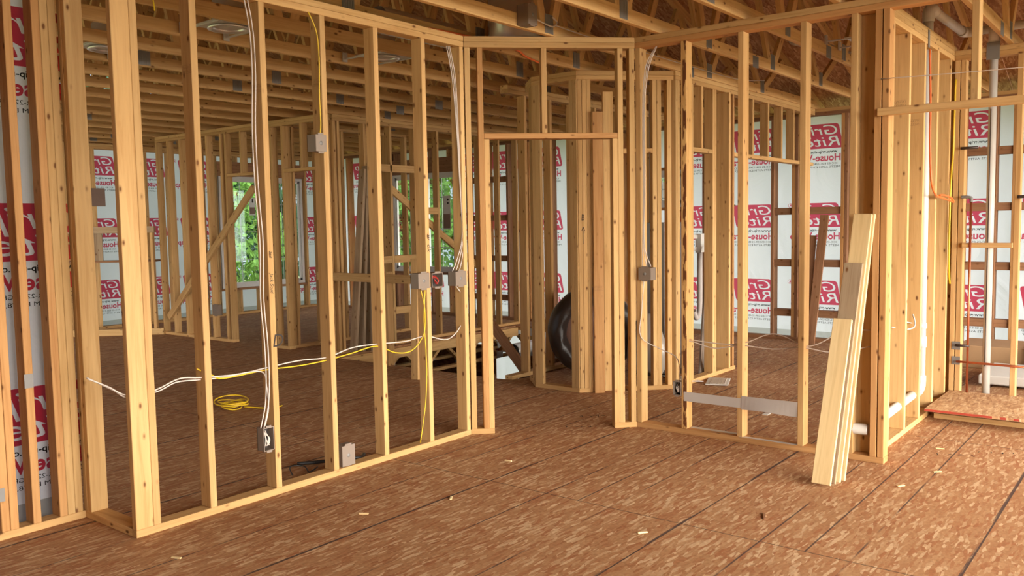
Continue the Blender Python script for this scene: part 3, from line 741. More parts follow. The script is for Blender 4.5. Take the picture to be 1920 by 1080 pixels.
def slab(x0, z0, x1, z1, y0, y1, t):
    v = [bm.verts.new(p) for p in ((x0, y0, z0), (x1, y0, z1), (x1, y1, z1), (x0, y1, z0), (x0, y0, z0 + t), (x1, y0, z1 + t), (x1, y1, z1 + t), (x0, y1, z0 + t))]
    for f in ((0, 3, 2, 1), (4, 5, 6, 7), (0, 1, 5, 4), (1, 2, 6, 5), (2, 3, 7, 6), (3, 0, 4, 7)): bm.faces.new([v[i] for i in f])
for k in range(-3, 11):
    ya, yb = k * 1.22 + 0.3, k * 1.22 + 1.516
    slab(xr, deckz(xr), 10.95, deckz(10.95), ya, yb, 0.014); slab(-3.5, deckz(2 * xr + 3.5), xr, deckz(xr), ya, yb, 0.014)
mesh_obj('roof_deck', bm, 'osb_deck', rf)
# gable sheathing at the far end with a vent gap
gb = thing('wall_gable', 'strand board gable above the back wall', None, (0, 12.93, 0), kind='structure')
bm = bmesh.new()
def gq(x0, x1, z0a, z0b, z1a, z1b):
    v = [bm.verts.new(p) for p in ((x0, 0, z0a), (x1, 0, z0b), (x1, 0, z1b), (x0, 0, z1a))]; bm.faces.new(v)
    w_ = [bm.verts.new((p.co.x, 0.012, p.co.z)) for p in v]; bm.faces.new(w_[::-1])
gq(-3, xr, 2.77, 2.77, deckz(2 * xr + 3), deckz(xr)); gq(xr, 5.6, 2.77, 2.77, deckz(xr), deckz(5.6)); gq(5.6, 9.2, 2.77, 2.77, 3.50, 3.15); gq(9.2, 10.9, 2.7, 2.7, deckz(9.2), deckz(10.9))
mesh_obj('gable_sheathing', bm, 'osb_deck', gb)

wf = thing('wall_light_block', 'unseen sheathed wall behind the camera, added to block light', None, (-3.2, 0, 0), kind='structure')  # added out of view to cut the light from this side
mesh_obj('sheathing', add_box(bmesh.new(), -0.012, 0, -4.5, 4.6, -3.0, 4.2), 'osb_deck', wf)
wg = thing('wall_gable_light_block', 'unseen gable and end panel on the open side, added to block light', None, (0, -3.4, 0), kind='structure')  # unseen gable, added to keep skylight out of the roof space
mesh_obj('sheathing', add_box(bmesh.new(), -3.2, 10.6, -0.012, 0, 2.78, 5.9), 'osb_deck', wg)
mesh_obj('sheathing', add_box(bmesh.new(), -3.2, -0.6, -0.012, 0, -0.02, 2.78), 'osb_deck', wg)  # unseen partial wall, added to dim the left of the room
# ------------------------------------------------------------------ wiring and boxes
def cable(name, label, pts, r, mat, cat='cable', group=None):
    return tag(tube(name, pts, r, mat), label, cat, group)
def jbox(label, x, y, z, w, h, d, rot=0, open_=True, name='junction_box', mat='boxmetal', inner=None):
    """metal box; x,y,z = lower front left corner; opening faces local -v"""
    t = thing(name, label, 'electrical box', (x, y, z), R(rot))
    bm = bmesh.new(); th = 0.004
    add_box(bm, 0, w, 0, d, 0, th); add_box(bm, 0, w, 0, d, h - th, h); add_box(bm, 0, th, 0, d, th, h - th); add_box(bm, w - th, w, 0, d, th, h - th); add_box(bm, 0, w, d - th, d, 0, h)
    mesh_obj('box_body', bm, mat, t)
    if not open_:
        bm = bmesh.new(); add_box(bm, 0.0, w, -0.003, 0, 0, h, 0, 0.001)
        cv = mesh_obj('cover', bm, mat, t)
        bm = bmesh.new(); lathe_bm([(0.0001, -0.005), (0.010, -0.005), (0.012, -0.003)], 16, bm, 'y', (w / 2, 0, h / 2))
        mesh_obj('knockout', bm, 'gusset', cv)
    else:
        bm = bmesh.new()
        for q in range(5):
            a = random.random() * 6
            tube_bm([(w * .3 + .1 * w * q, d * .8, h * .8), (w * (.3 + .4 * math.sin(a) ** 2), d * .2, h * .5), (w * (.5 + .2 * math.cos(a)), d * .3, h * .2), (w * .6, d * .7, h * .5)], 0.003, 6, bm=bm)
        mesh_obj('wire_tails', bm, inner or 'romex', t)
        mesh_obj('box_back_dark', add_box(bmesh.new(), 0.005, w - 0.005, d - 0.006, d - 0.0045, 0.005, h - 0.005), 'boxdark', t)  # near-black sheet just in front of the back plate
    mesh_obj('mounting_ears', add_box(add_box(bmesh.new(), w * .25, w * .75, -0.001, 0.002, h, h + 0.010), w * .25, w * .75, -0.001, 0.002, -0.010, 0), 'boxmetal', t)
    return t
# on wall A
jbox('covered metal box high on the stud where the yellow cable comes down', 3.16, 3.905, 1.915, 0.077, 0.095, 0.075, 0, False)
jbox('metal box with yellow cables below it at the right end of the rail, switch height', 3.955, 3.905, 1.072, 0.105, 0.100, 0.07, 0, False)
jbox('open metal box showing red wires between two covered boxes', 4.112, 3.93, 1.070, 0.105, 0.095, 0.06, 0, True, inner='redwire')
jbox('covered metal box on the end stud left of the doorway, white cables above', 4.315, 3.905, 1.067, 0.11, 0.098, 0.07, 0, False)
jbox('open outlet box low on the third stud of the left wall', 2.755, 3.93, 0.262, 0.068, 0.130, 0.06, 0, True)
jbox('square metal box standing on the bottom plate of the left wall', 3.315, 3.95, 0.040, 0.10, 0.125, 0.07, 0, False)
# on wall B
jbox('covered metal box beside the doorway on the right-hand wall', 5.31, 3.055, 1.070, 0.10, 0.088, 0.07, -90, False)
jbox('open outlet box low on the bark-edged stud', 5.33, 2.796, 0.268, 0.060, 0.098, 0.06, -90, True)
# truss box
jbox('covered metal box hanging from the truss above the doorway', 4.51, 3.40, 2.775, 0.10, 0.13, 0.09, 0, False)
cable('looped_cable', 'white cables looping from the metal box on the truss above the doorway', [(4.60, 3.47, 2.87), (4.66, 3.45, 2.84), (4.75, 3.44, 2.82), (4.86, 3.45, 2.82), (4.92, 3.46, 2.86), (4.88, 3.47, 2.89)], 0.005, 'romex')
cable('truss_cable', 'thin white cable stapled along the truss above the doorway', [(4.9, 3.47, 2.84), (5.4, 3.475, 2.83), (6.2, 3.475, 2.835), (7.0, 3.475, 2.83), (8.0, 3.475, 2.84), (8.6, 3.46, 2.90)], 0.004, 'romex')
whiteA = [(1.867, 4.02, 0.796), (1.95, 4.0, 0.747), (2.03, 3.98, 0.695), (2.176, 3.98, 0.686), (2.286, 3.98, 0.717), (2.416, 3.98, 0.71), (2.591, 3.98, 0.7), (2.817, 3.98, 0.713), (3.045, 3.98, 0.723), (3.25, 3.98, 0.714), (3.445, 3.98, 0.747), (3.647, 3.98, 0.745), (3.898, 3.98, 0.732), (4.088, 3.98, 0.745), (4.307, 3.98, 0.698), (4.454, 3.98, 0.797), (4.471, 3.98, 0.965), (4.38, 3.97, 1.07)]
cable('white_cable', 'white cable threaded through the studs of the left wall up to the end box', whiteA, 0.0038, 'romex')
cable('white_cable', 'second white cable sagging from the left corner post through the first studs', [(1.867, 4.03, 0.80), (1.97, 4.0, 0.73), (2.05, 3.985, 0.675), (2.176, 3.97, 0.70), (2.30, 3.97, 0.735), (2.416, 3.97, 0.722), (2.591, 3.97, 0.708), (2.78, 3.965, 0.70), (2.80, 3.95, 0.62), (2.80, 3.94, 0.50), (2.78, 3.95, 0.40)], 0.0038, 'romex')
cable('yellow_cable', 'yellow cable threaded along with the white one through the left wall', [(2.40, 3.975, 0.77), (2.484, 3.975, 0.725), (2.555, 3.975, 0.697), (2.813, 3.975, 0.703), (3.04, 3.975, 0.694), (3.245, 3.975, 0.698), (3.44, 3.975, 0.715), (3.642, 3.975, 0.733), (3.796, 3.97, 0.672), (3.94, 3.965, 0.668), (4.04, 3.95, 0.766), (4.03, 3.925, 0.925), (4.00, 3.93, 1.069)], 0.0038, 'yellow')
cable('yellow_cable', 'yellow cable dropping from the switch-height box to the bottom plate', [(4.037, 3.925, 1.07), (4.02, 3.925, 0.863), (4.029, 3.925, 0.685), (4.033, 3.925, 0.506), (4.015, 3.928, 0.294), (3.972, 3.94, 0.05)], 0.0038, 'yellow')
cable('yellow_cable', 'yellow cable hanging from the top plate down to the high metal box', [(3.151, 3.92, 2.69), (3.2, 3.915, 2.587), (3.213, 3.915, 2.44), (3.207, 3.915, 2.23), (3.209, 3.915, 2.08), (3.21, 3.925, 2.02)], 0.0038, 'yellow')
cable('yellow_cable', 'yellow cable dangling from the ceiling light at the upper left', [(2.56, 4.6, 2.90), (2.50, 4.45, 2.80), (2.44, 4.3, 2.70), (2.42, 4.25, 2.62)], 0.0038, 'yellow')
for dx, dy, lb in ((0.0, 0.0, 'front'), (-0.012, 0.012, 'rear')):
    cable('white_cable', 'pair of white cables running down the third stud to the low outlet box', [(2.756 + dx, 3.923 + dy, 2.69), (2.784 + dx, 3.923 + dy, 2.521), (2.789 + dx, 3.923 + dy, 2.30), (2.775 + dx, 3.923 + dy, 2.0), (2.779 + dx, 3.923 + dy, 1.7), (2.795 + dx, 3.923 + dy, 1.4), (2.785 + dx, 3.923 + dy, 1.103), (2.800 + dx, 3.925 + dy, 0.868), (2.802 + dx, 3.925 + dy, 0.66), (2.789 + dx, 3.925 + dy, 0.516), (2.765 + dx, 3.94 + dy, 0.391)], 0.0036, 'romex', group='cables down the third stud')
for k in range(3):
    d = (k - 1.0) * 0.016
    cable('white_cable', 'bundle of white cables hanging beside the doorway to the end box', [(4.374 + d, 3.98, 2.691), (4.41 + d, 3.965, 2.469), (4.425 + d * .5, 3.955, 2.11), (4.435 + d * .5, 3.95, 1.819), (4.445 + d * .4, 3.945, 1.42), (4.41 + d * 1.5, 3.945, 1.26), (4.37 + d * 2.2, 3.95, 1.165)], 0.0034, 'romex', group='cables above the end box')
for k in range(3):
    d = (k - 1) * 0.013
    cable('white_cable', 'white cables running down beside the doorway to the box on the right-hand wall', [(5.375, 2.94 + d * .3, 2.691), (5.335, 2.972 + d, 2.60), (5.325, 2.995 + d, 2.50), (5.325, 3.015 + d * .6, 2.283), (5.325, 3.015 + d * .6, 1.728), (5.325, 3.022 + d * .5, 1.33), (5.33, 3.0 + d * 2.6, 1.165)], 0.0034, 'romex', group='cables above the box right of the doorway')
cable('white_cable', 'white cable slumping from the box right of the doorway to the low outlet box', [(5.325, 3.02, 1.07), (5.325, 3.04, 0.85), (5.33, 3.05, 0.66), (5.38, 2.914, 0.575), (5.38, 2.80, 0.53), (5.37, 2.765, 0.45), (5.37, 2.77, 0.37)], 0.0036, 'romex')
cable('white_cable', 'lower white cable threaded straight through the right-hand wall studs', [(5.38, 2.74, 0.655), (5.38, 2.666, 0.646), (5.38, 2.507, 0.614), (5.38, 2.316, 0.648), (5.38, 2.1, 0.640), (5.38, 1.90, 0.665), (5.38, 1.721, 0.650), (5.40, 1.5, 0.70)], 0.0036, 'romex')
cable('white_cable', 'upper white cable bowing up between the right-hand wall studs', [(5.385, 2.70, 0.66), (5.385, 2.5, 0.648), (5.385, 2.316, 0.658), (5.385, 2.133, 0.734), (5.385, 2.026, 0.728), (5.385, 1.90, 0.677), (5.385, 1.80, 0.70), (5.385, 1.65, 0.79), (5.40, 1.5, 0.80)], 0.0036, 'romex')
cable('orange_cable', 'long orange cable drooping along the truss over the left wall', [(2.4, 4.085, 2.80), (2.956, 4.085, 2.775), (3.21, 4.08, 2.765), (3.6, 4.07, 2.775), (4.1, 4.075, 2.80), (4.6, 4.075, 2.82), (5.2, 4.07, 2.81), (5.37, 4.07, 2.77), (5.6, 4.07, 2.74)], 0.008, 'orange')
cable('yellow_cable', 'yellow cable following the orange one along the truss', [(2.4, 4.082, 2.79), (3.0, 4.082, 2.80), (3.6, 4.082, 2.79), (4.0, 4.082, 2.79)], 0.0038, 'yellow')
# coil on the floor
bm = bmesh.new()
for k in range(5):
    rr = 0.052 + 0.009 * k; cx, cy = 4.00 + random.uniform(-.03, .03), 6.10 + random.uniform(-.03, .03)
    tube_bm([(cx + rr * math.cos(a) * 1.5, cy + rr * math.sin(a) * 1.5, 0.03 + 0.012 * k + 0.02 * math.sin(a + k * 1.7)) for a in [2 * PI * q / 14 for q in range(15)]], 0.006, 6, bm=bm)
tube_bm([(4.06, 6.04, 0.02), (4.14, 5.92, 0.012), (4.20, 5.84, 0.01), (4.30, 5.86, 0.01)], 0.006, 6, bm=bm)
tag(mesh_obj('cable_coil', bm, 'yellow'), 'coil of yellow cable lying on the floor behind the left wall', 'cable')
cable('black_hose', 'short black hose on the floor beside the square metal box', [(3.25, 4.30, 0.02), (3.35, 4.22, 0.02), (3.48, 4.12, 0.03), (3.58, 4.08, 0.02), (3.64, 4.12, 0.02)], 0.011, 'black', 'hose')
cable('dark_wire', 'thin dark wire curled on the floor behind the fourth stud', [(3.10, 4.15, 0.01), (3.16, 4.25, 0.03), (3.24, 4.22, 0.02), (3.20, 4.12, 0.01), (3.28, 4.14, 0.02)], 0.004, 'black', 'wire')
cable('string_line', 'pale builder string stretched from the corner post to the right', [(5.32, 1.44, 2.29), (5.34, 0.7, 2.27), (5.36, -0.4, 2.26)], 0.0025, 'romex', 'string')

# ------------------------------------------------------------------ ceiling lights, duct
def can_light(label, x, y, z, s=1.0):
    t = thing('recessed_light', label, 'ceiling light', (x, y, z))
    bm = lathe_bm([(0.0001, 0.16 * s), (0.085 * s, 0.16 * s), (0.09 * s, 0.15 * s), (0.092 * s, 0.01), (0.12 * s, 0.0), (0.122 * s, -0.012), (0.10 * s, -0.014), (0.085 * s, 0.0), (0.082 * s, 0.14 * s), (0.0001, 0.145 * s)], 28)
    mesh_obj('housing', bm, 'duct', t, True)
    bm = bmesh.new(); add_box(bm, -0.19, 0.19, -0.13, 0.13, 0.004, 0.007); add_box(bm, 0.12, 0.19, -0.06, 0.06, 0.01, 0.12)
    mesh_obj('mounting_plate', bm, 'galv', t)
    for sx in (-0.163, 0.163):
        bm = bmesh.new(); add_box(bm, sx - 0.008, sx + 0.008, -0.27, 0.27, -0.004, 0.006); add_box(bm, sx - 0.022, sx + 0.022, -0.28, -0.268, -0.02, 0.05); add_box(bm, sx - 0.022, sx + 0.022, 0.268, 0.28, -0.02, 0.05)
        mesh_obj('hanger_bar', bm, 'galv', t)
can_light('metal recessed light between the trusses at upper left, nearest of those over the left room', 3.36, 5.0, 2.80, 1.1)
can_light('metal recessed light at the far upper left with a frayed bracket', 3.15, 6.20, 2.80, 1.1)
can_light('metal recessed light between trusses above the middle of the left wall', 4.75, 5.0, 2.80)
can_light('small metal recessed light high in the right-hand room', 7.05, 2.0, 2.86, 0.8)
bm = lathe_bm([(0.24, -0.02), (0.24, 0.10), (0.247, 0.105), (0.24, 0.11), (0.24, 0.42), (0.22, 0.45), (0.0001, 0.46)], 36)
dc = mesh_obj('round_duct', bm, 'duct', None, True); dc.location = (4.98, 3.81, 2.80); tag(dc, 'large shiny round duct collar above the doorway', 'duct')
bm = lathe_bm([(0.09 + 0.003 * (k % 2), 0.02 * k) for k in range(45)], 20, None, 'x')
dc = mesh_obj('flexible_duct', bm, 'duct', None, True); dc.location = (4.15, 4.42, 2.90); tag(dc, 'silver flexible duct lying between trusses over the left room', 'duct')
dc = mesh_obj('vent_pipe', tube_bm([(7.2, 2.65, 2.98), (7.6, 2.6, 2.99), (8.6, 2.55, 3.0)], 0.045, 16, smoothit=False), 'pvcgrey'); tag(dc, 'grey horizontal pipe laid across the trusses on the right', 'pipe')

# ------------------------------------------------------------------ plumbing
dr = thing('drain_pipe', 'white plastic drain pipe rising in the plumbing wall and elbowing along its foot', 'pipe', (6.80, 1.525, 0))
bm = tube_bm([(0, 0, 0.30), (0, 0, 2.68)], 0.030, 18, smoothit=False); mesh_obj('riser', bm, 'pvc', dr)
bm = tube_bm([(0, 0, 0.52), (0, 0, 0.60)], 0.036, 18, smoothit=False); tube_bm([(0, 0, 0.66), (0, 0, 0.70)], 0.036, 18, bm=bm, smoothit=False); mesh_obj('coupling', bm, 'pvc', dr)
bm = tube_bm([(0, 0, 0.31), (0, 0, 0.26), (-0.02, 0, 0.225), (-0.07, 0, 0.205), (-0.12, 0, 0.203)], 0.036, 18); mesh_obj('elbow', bm, 'pvc', dr)
bm = tube_bm([(-0.10, 0, 0.203), (-1.22, 0, 0.180)], 0.030, 18, smoothit=False); mesh_obj('horizontal_run', bm, 'pvc', dr)
bm = tube_bm([(-1.20, 0.0, 0.18), (-1.28, -0.0, 0.178), (-1.33, 0.01, 0.176)], 0.036, 18); mesh_obj('elbow', bm, 'pvc', dr)
st_ = thing('pipe_stub', 'short capped white pipe stub behind the leaning boards', 'pipe', (5.38, 1.50, 0.19))
mesh_obj('stub', tube_bm([(0, 0, 0), (-0.01, 0.07, 0), (-0.015, 0.13, 0.0)], 0.034, 18), 'pvc', st_); mesh_obj('cap', tube_bm([(-0.015, 0.13, 0), (-0.02, 0.15, 0)], 0.040, 18, smoothit=False), 'pvc', st_)
vp = thing('vent_pipe', 'white plastic vent pipes joined above the plates on the right', 'pipe', (7.04, 1.56, 2.72))
mesh_obj('riser', tube_bm([(-0.05, 0, -0.0), (-0.05, 0, 0.22)], 0.034, 16, smoothit=False), 'pvc', vp)
mesh_obj('elbow', tube_bm([(-0.05, 0, 0.20), (-0.05, 0, 0.27), (0.0, -0.01, 0.30), (0.06, -0.02, 0.28)], 0.042, 16), 'pvc', vp)
mesh_obj('sloped_run', tube_bm([(0.03, -0.015, 0.29), (0.88, -0.05, 0.27)], 0.034, 16, smoothit=False), 'pvc', vp)
mesh_obj('elbow', tube_bm([(0.84, -0.05, 0.27), (0.92, -0.06, 0.27), (0.94, -0.11, 0.27), (0.94, -0.17, 0.27)], 0.042, 16), 'pvc', vp)
mesh_obj('cross_run', tube_bm([(0.94, -0.13, 0.27), (0.94, -0.75, 0.28)], 0.034, 16, smoothit=False), 'pvc', vp)
ps = thing('drain_pipe', 'white plastic stack rising through the wall behind the shower floor', 'pipe', (7.54, 1.215, 0))
mesh_obj('riser', tube_bm([(0, 0, 0.02), (0.0, 0, 2.9)], 0.029, 16, smoothit=False), 'pvc', ps)
bm = tube_bm([(0, 0, 2.80), (0, 0, 2.98)], 0.040, 16, smoothit=False); mesh_obj('tee', bm, 'pvc', ps)
bm = bmesh.new(); add_box(bm, -0.045, -0.043, -0.045, 0.045, 2.67, 2.80); mesh_obj('nail_plate', bm, 'gusset', ps)
bm = bmesh.new(); add_box(bm, -0.0305, -0.029, 0.004, 0.010, 0.3, 2.3); mesh_obj('printed_line', bm, 'ink', ps)
cp = thing('copper_pipe', 'thin copper supply pipe standing behind the shower floor', 'pipe', (7.46, 1.335, 0))
mesh_obj('riser', tube_bm([(0, 0, 0.03), (0, 0, 1.60)], 0.009, 12, smoothit=False), 'copper', cp)
mesh_obj('elbow', tube_bm([(0, 0, 1.59), (0, 0, 1.62), (0.0, 0.03, 1.63), (0, 0.07, 1.63)], 0.012, 12), 'gusset', cp)
mesh_obj('cross_pipe', tube_bm([(0, 0.08, 0.33), (0.0, -0.6, 0.325)], 0.009, 12, smoothit=False), 'copper', cp)
mesh_obj('valve', tube_bm([(0, 0.09, 0.46), (0, -0.01, 0.46)], 0.010, 10, smoothit=False), 'iron', cp)
tag(tube('shower_valve', [(7.44, 1.02, 1.62), (7.44, 0.92, 1.62), (7.44, 0.86, 1.62)], 0.012, 'iron'), 'dark brass pipe fitting on the stud right of the white stack', 'pipe fitting')
tag(tube('pipe_nipple', [(7.48, 1.42, 2.01), (7.48, 1.30, 2.01)], 0.011, 'iron'), 'short dark pipe sticking out left of the white stack', 'pipe fitting')
for z, lb in ((0.30, 'lower'), (0.42, 'upper')):
    tag(mesh_obj('nail_plate', add_box(bmesh.new(), 7.495, 7.4985, 1.395, 1.455, z, z + 0.065), 'gusset'), lb + ' grey nail plate on the corner stud behind the shower floor', 'metal plate')
cable('orange_cable', 'orange cable hanging in the plumbing wall and doubled out in a flat loop', [(6.66, 1.475, 2.66), (6.66, 1.465, 2.3), (6.65, 1.46, 2.0), (6.66, 1.45, 1.75), (6.74, 1.44, 1.645), (6.95, 1.44, 1.62), (7.20, 1.43, 1.60), (7.26, 1.42, 1.59), (7.18, 1.42, 1.62), (6.95, 1.43, 1.64), (6.86, 1.435, 1.635)], 0.0075, 'orange')
cable('yellow_cable', 'yellow cable bowing down the far bay of the plumbing wall', [(7.50, 1.47, 2.55), (7.45, 1.465, 2.2), (7.44, 1.465, 1.97), (7.38, 1.465, 1.75), (7.36, 1.465, 1.4), (7.37, 1.465, 1.10), (7.44, 1.47, 0.95)], 0.0075, 'yellow')
for x in (5.80, 6.14, 6.5, 7.0):
    cable('white_cable', 'short white cable showing between two studs of the plumbing wall', [(x - 0.03, 1.56, 0.74), (x + 0.08, 1.53, 0.72), (x + 0.18, 1.54, 0.73), (x + 0.28, 1.57, 0.75)], 0.0036, 'romex', group='cable ends in the plumbing wall')
cable('white_cable', 'white cable hooking out of the stud in the plumbing wall', [(6.27, 1.50, 0.71), (6.33, 1.47, 0.72), (6.40, 1.48, 0.75), (6.43, 1.50, 0.80)], 0.005, 'romex')
strap = mesh_obj('pipe_strap', add_box(bmesh.new(), 6.62, 6.66, 1.475, 1.479, 2.67, 2.79), 'gusset'); tag(strap, 'grey metal strap over the top plates of the plumbing wall', 'metal plate')

# brace and platform
br = thing('brace_board', 'horizontal pine board nailed across at head height on the right', 'board', (5.292, 1.45, 2.075))
B(br, 'board', 0, 0.038, -2.4, 0.0, 0, 0.045, 'v', 'pine')
pf = thing('shower_platform', 'raised strand board floor on a flat wood frame at the right', 'platform', (6.76, 1.47, 0))
B(pf, 'front_rail', 0.03, 0.068, -2.3, -0.04, 0, 0.038, 'v', 'pine'); B(pf, 'front_rail', 0.05, 0.088, -2.3, -0.06, 0.038, 0.07, 'v', 'weathered')
for yy in (-0.5, -0.9, -1.3, -1.7, -2.1): B(pf, 'joist', 0.09, 0.69, yy, yy + 0.038, 0, 0.07, 'u', 'pine')
mesh_obj('deck_panel', add_box(bmesh.new(), -0.10, 0.735, -2.3, -0.005, 0.0715, 0.090), 'osb_pan', pf)
mesh_obj('red_edge_stripe', add_box(bmesh.new(), -0.1015, -0.1003, -0.44, -0.005, 0.073, 0.089), 'osb_edge', pf)
for k in range(4): mesh_obj('red_edge_stripe', add_box(bmesh.new(), -0.1015, -0.1003, -0.49 - 0.08 * k - 0.035, -0.49 - 0.08 * k, 0.073, 0.089), 'osb_edge', pf)

# room beyond the shower: tub flange and cartons
tb = thing('bath_tub', 'white bath tub rim behind the shower wall', 'bath tub', (8.3, 1.40, 0))
bm = bmesh.new(); add_box(bm, 0, 0.76, -1.6, 0, 0.02, 0.10, 0, 0.01); mesh_obj('tub_base', bm, 'white', tb)
tag(mesh_obj('cardboard_box', add_box(bmesh.new(), 9.2, 9.8, 0.2, 1.15, 0, 0.24, 0, 0.005), 'card'), 'flat brown carton lying behind the white bath tub rim', 'box')
tag(mesh_obj('cardboard_box', add_box(bmesh.new(), 9.25, 9.85, 1.17, 1.75, 0, 0.22, 0, 0.005), 'card'), 'brown carton in the corner beside the white stack', 'box')
db = mesh_obj('black_bag', lathe_bm([(0.0001, 0.20), (0.10, 0.19), (0.18, 0.12), (0.20, 0.04), (0.19, 0.001), (0.0001, 0.0)], 14), 'carddark', None, True); db.location = (8.95, 0.75, 0.1); tag(db, 'dark rumpled bag at the right edge by the cartons', 'bag'); db.location = (8.95, 0.75, 0)

# ------------------------------------------------------------------ leaning lumber in front
def lean_board(label, x0, y0, x1, z1, t, w, tilt_y, mats, z0=0.0, name='leaning_board'):
    o = thing(name, label, 'board', (x0, y0, 0))
    beam(o, 'board', (0, 0, z0), (x1 - x0, tilt_y, z1), t, w, (0, 1, 0), mats)
    return o
bx = [4.700, 4.745, 4.790, 4.835]
lb_ = ['pale leaning board nearest the room, lowest of the leaning stack', 'second pale board in the leaning stack', 'third pale board in the leaning stack', 'rearmost tall pale board in the leaning stack against the corner post']
tops = [(0.905, 'pale'), (1.22, 'weathered'), (1.505, 'pale'), (1.505, 'paleline')]
for i, (b0, (zt, mt)) in enumerate(zip(bx, tops)):
    fr = zt / 1.505
    xt = 5.215 + 0.020 * i
    dx = (xt - b0) * fr
    z_off = 0.012
    lean_board(lb_[i], b0, 1.555 - 0.012 * i, b0 + dx, zt, 0.019, 0.105, -0.022 * fr, mt, z_off)
# dark boards on far wall
lean_board('dark plank leaning on the far wrapped wall, taller of the two', 10.02, 3.46, 10.22, 1.52, 0.025, 0.10, -0.09, 'browned', 0.01)
lean_board('shorter dark plank leaning on the far wrapped wall', 10.05, 3.56, 10.21, 1.28, 0.025, 0.12, -0.04, 'browned', 0.01)
for i in range(5):
    lean_board('long board in the dim lumber stack leaning in the back room', 6.62 + 0.11 * i, 7.62 - 0.015 * i, 6.90 + 0.035 * i, 2.15 + 0.04 * (i % 2), 0.038, 0.10, 0.06, 'weathered', 0.012)['group'] = 'lumber stack leaning in the back room'

# ------------------------------------------------------------------ closet contents
rl = thing('wrapped_roll', 'big round roll wrapped in black plastic standing in the closet', 'roll', (6.95, 4.52, 0.0), R(40))
R0 = 0.43
bm = bmesh.new(); seg = 56; rings = []
for s in range(seg):
    th = 2 * PI * s / seg; ring = []
    bump = 1 + 0.025 * math.sin(7 * th) + 0.02 * math.sin(13 * th + 1)
    for k in range(20):
        a = 2 * PI * k / 20; rr = 0.335 + 0.095 * math.cos(a) * bump; d = 0.17 * math.sin(a) * (1 + 0.08 * math.sin(11 * th + 2 * k))
        ring.append(bm.verts.new((d, rr * math.cos(th), 0.43 + rr * math.sin(th))))
    rings.append(ring)
for s in range(seg):
    for k in range(20):
        a, b_ = rings[s], rings[(s + 1) % seg]; f = bm.faces.new((a[k], a[(k + 1) % 20], b_[(k + 1) % 20], b_[k])); f.smooth = True
mesh_obj('plastic_wrapping', bm, 'plastic_black', rl)
mesh_obj('core', lathe_bm([(0.0001, -0.07), (0.12, -0.09), (0.24, -0.08), (0.265, 0.0), (0.24, 0.08), (0.0001, 0.07)], 32, None, 'x', (0, 0.05, 0.43)), 'plastic_brown', rl, True)
hd = thing('furnace_duct', 'tall dull grey sheet metal duct in the closet behind the right-hand wall', 'duct', (7.20, 3.86, 0.0))
bm = bmesh.new(); add_box(bm, 0, 0.40, 0, 0.30, 0.03, 1.47, 0, 0.004); add_box(bm, -0.006, 0.40, -0.006, 0.306, 0.70, 0.715); mesh_obj('casing', bm, 'ductgrey', hd)
bm = bmesh.new(); add_box(bm, -0.03, 0.43, -0.03, 0.33, 0.0, 0.04); mesh_obj('base_tray', bm, 'plastic_black', hd)
pb = bmesh.new()
bmesh.ops.create_icosphere(pb, subdivisions=4, radius=0.20)
for v in pb.verts:
    k = 1 + 0.14 * math.sin(9 * v.co.x + 5 * v.co.z) + 0.10 * math.sin(17 * v.co.y + 11 * v.co.z); v.co = Vector((v.co.x * 0.7 * k, v.co.y * k, max(v.co.z, -0.14) * 1.5 * k))
o = mesh_obj('plastic_bundle', pb, 'plastic_clear', None, True); o.location = (6.95, 3.93, 0.27); tag(o, 'crumpled clear plastic bundle at the foot of the grey duct', 'plastic bundle')
fp = thing('flue_pipe', 'grey vertical flue pipe beside the doorway, inside the closet', 'pipe', (7.30, 4.02, 0))
mesh_obj('pipe', tube_bm([(0, 0, 1.47), (0, 0, 2.70)], 0.050, 20, smoothit=False), 'pvcgrey', fp); mesh_obj('strap', tube_bm([(0, 0, 2.33), (0, 0, 2.335)], 0.053, 20, smoothit=False), 'romex', fp)
bm = bmesh.new()
for k in range(3): tube_bm([(8.06 + (0.20 + .012 * k) * math.cos(a) * .95, 3.68 + 0.01 * k, 1.70 + (0.115 + .006 * k) * math.sin(a)) for a in [2 * PI * q / 16 for q in range(17)]], 0.009, 8, bm=bm)
tube_bm([(8.1, 3.68, 1.59), (8.25, 3.68, 1.60), (8.33, 3.66, 1.63)], 0.009, 8, bm=bm)
tag(mesh_obj('cable_coil', bm, 'black'), 'loop of thick black cable hanging in the closet wall', 'cable')
wbx = thing('washer_box', 'white plastic washing machine outlet box between studs in the closet', 'outlet box', (8.30, 4.1, 1.14))
bm = bmesh.new(); add_box(bm, 0.05, 0.33, 0, 0.012, 0.0, 0.20); add_box(bm, 0.05, 0.06, -0.05, 0, 0, 0.2); add_box(bm, 0.32, 0.33, -0.05, 0, 0, 0.2); mesh_obj('box_body', bm, 'white', wbx)
bm = bmesh.new(); add_box(bm, -0.12, 0.60, -0.012, 0.0, 0.15, 0.19); add_box(bm, -0.12, 0.60, -0.012, 0.0, 0.02, 0.06); mesh_obj('mounting_rail', bm, 'white', wbx)
mesh_obj('trap', tube_bm([(0.17, 0.02, 0.0), (0.17, 0.02, -0.55), (0.15, 0.02, -0.66), (0.08, 0.02, -0.70), (0.02, 0.02, -0.62)], 0.03, 14), 'pvcgrey', wbx)
for i in range(4):
    o = thing('metal_channel', 'long grey metal channels leaning in the closet', 'metal channel', (7.74 + 0.035 * i, 3.72, 0.01), 0, 'metal channels leaning in the closet')
    p0, p1 = Vector((0, 0, 0.40)), Vector((0.62, 0.26, 1.22))
    beam(o, 'channel', (-0.30, -0.10, 0.0), p1, 0.03, 0.02, (0, 1, 0), 'weathered').data = (lambda m_: m_)(board_mesh(0.03, 0.02, 1.57, 'boxmetal'))
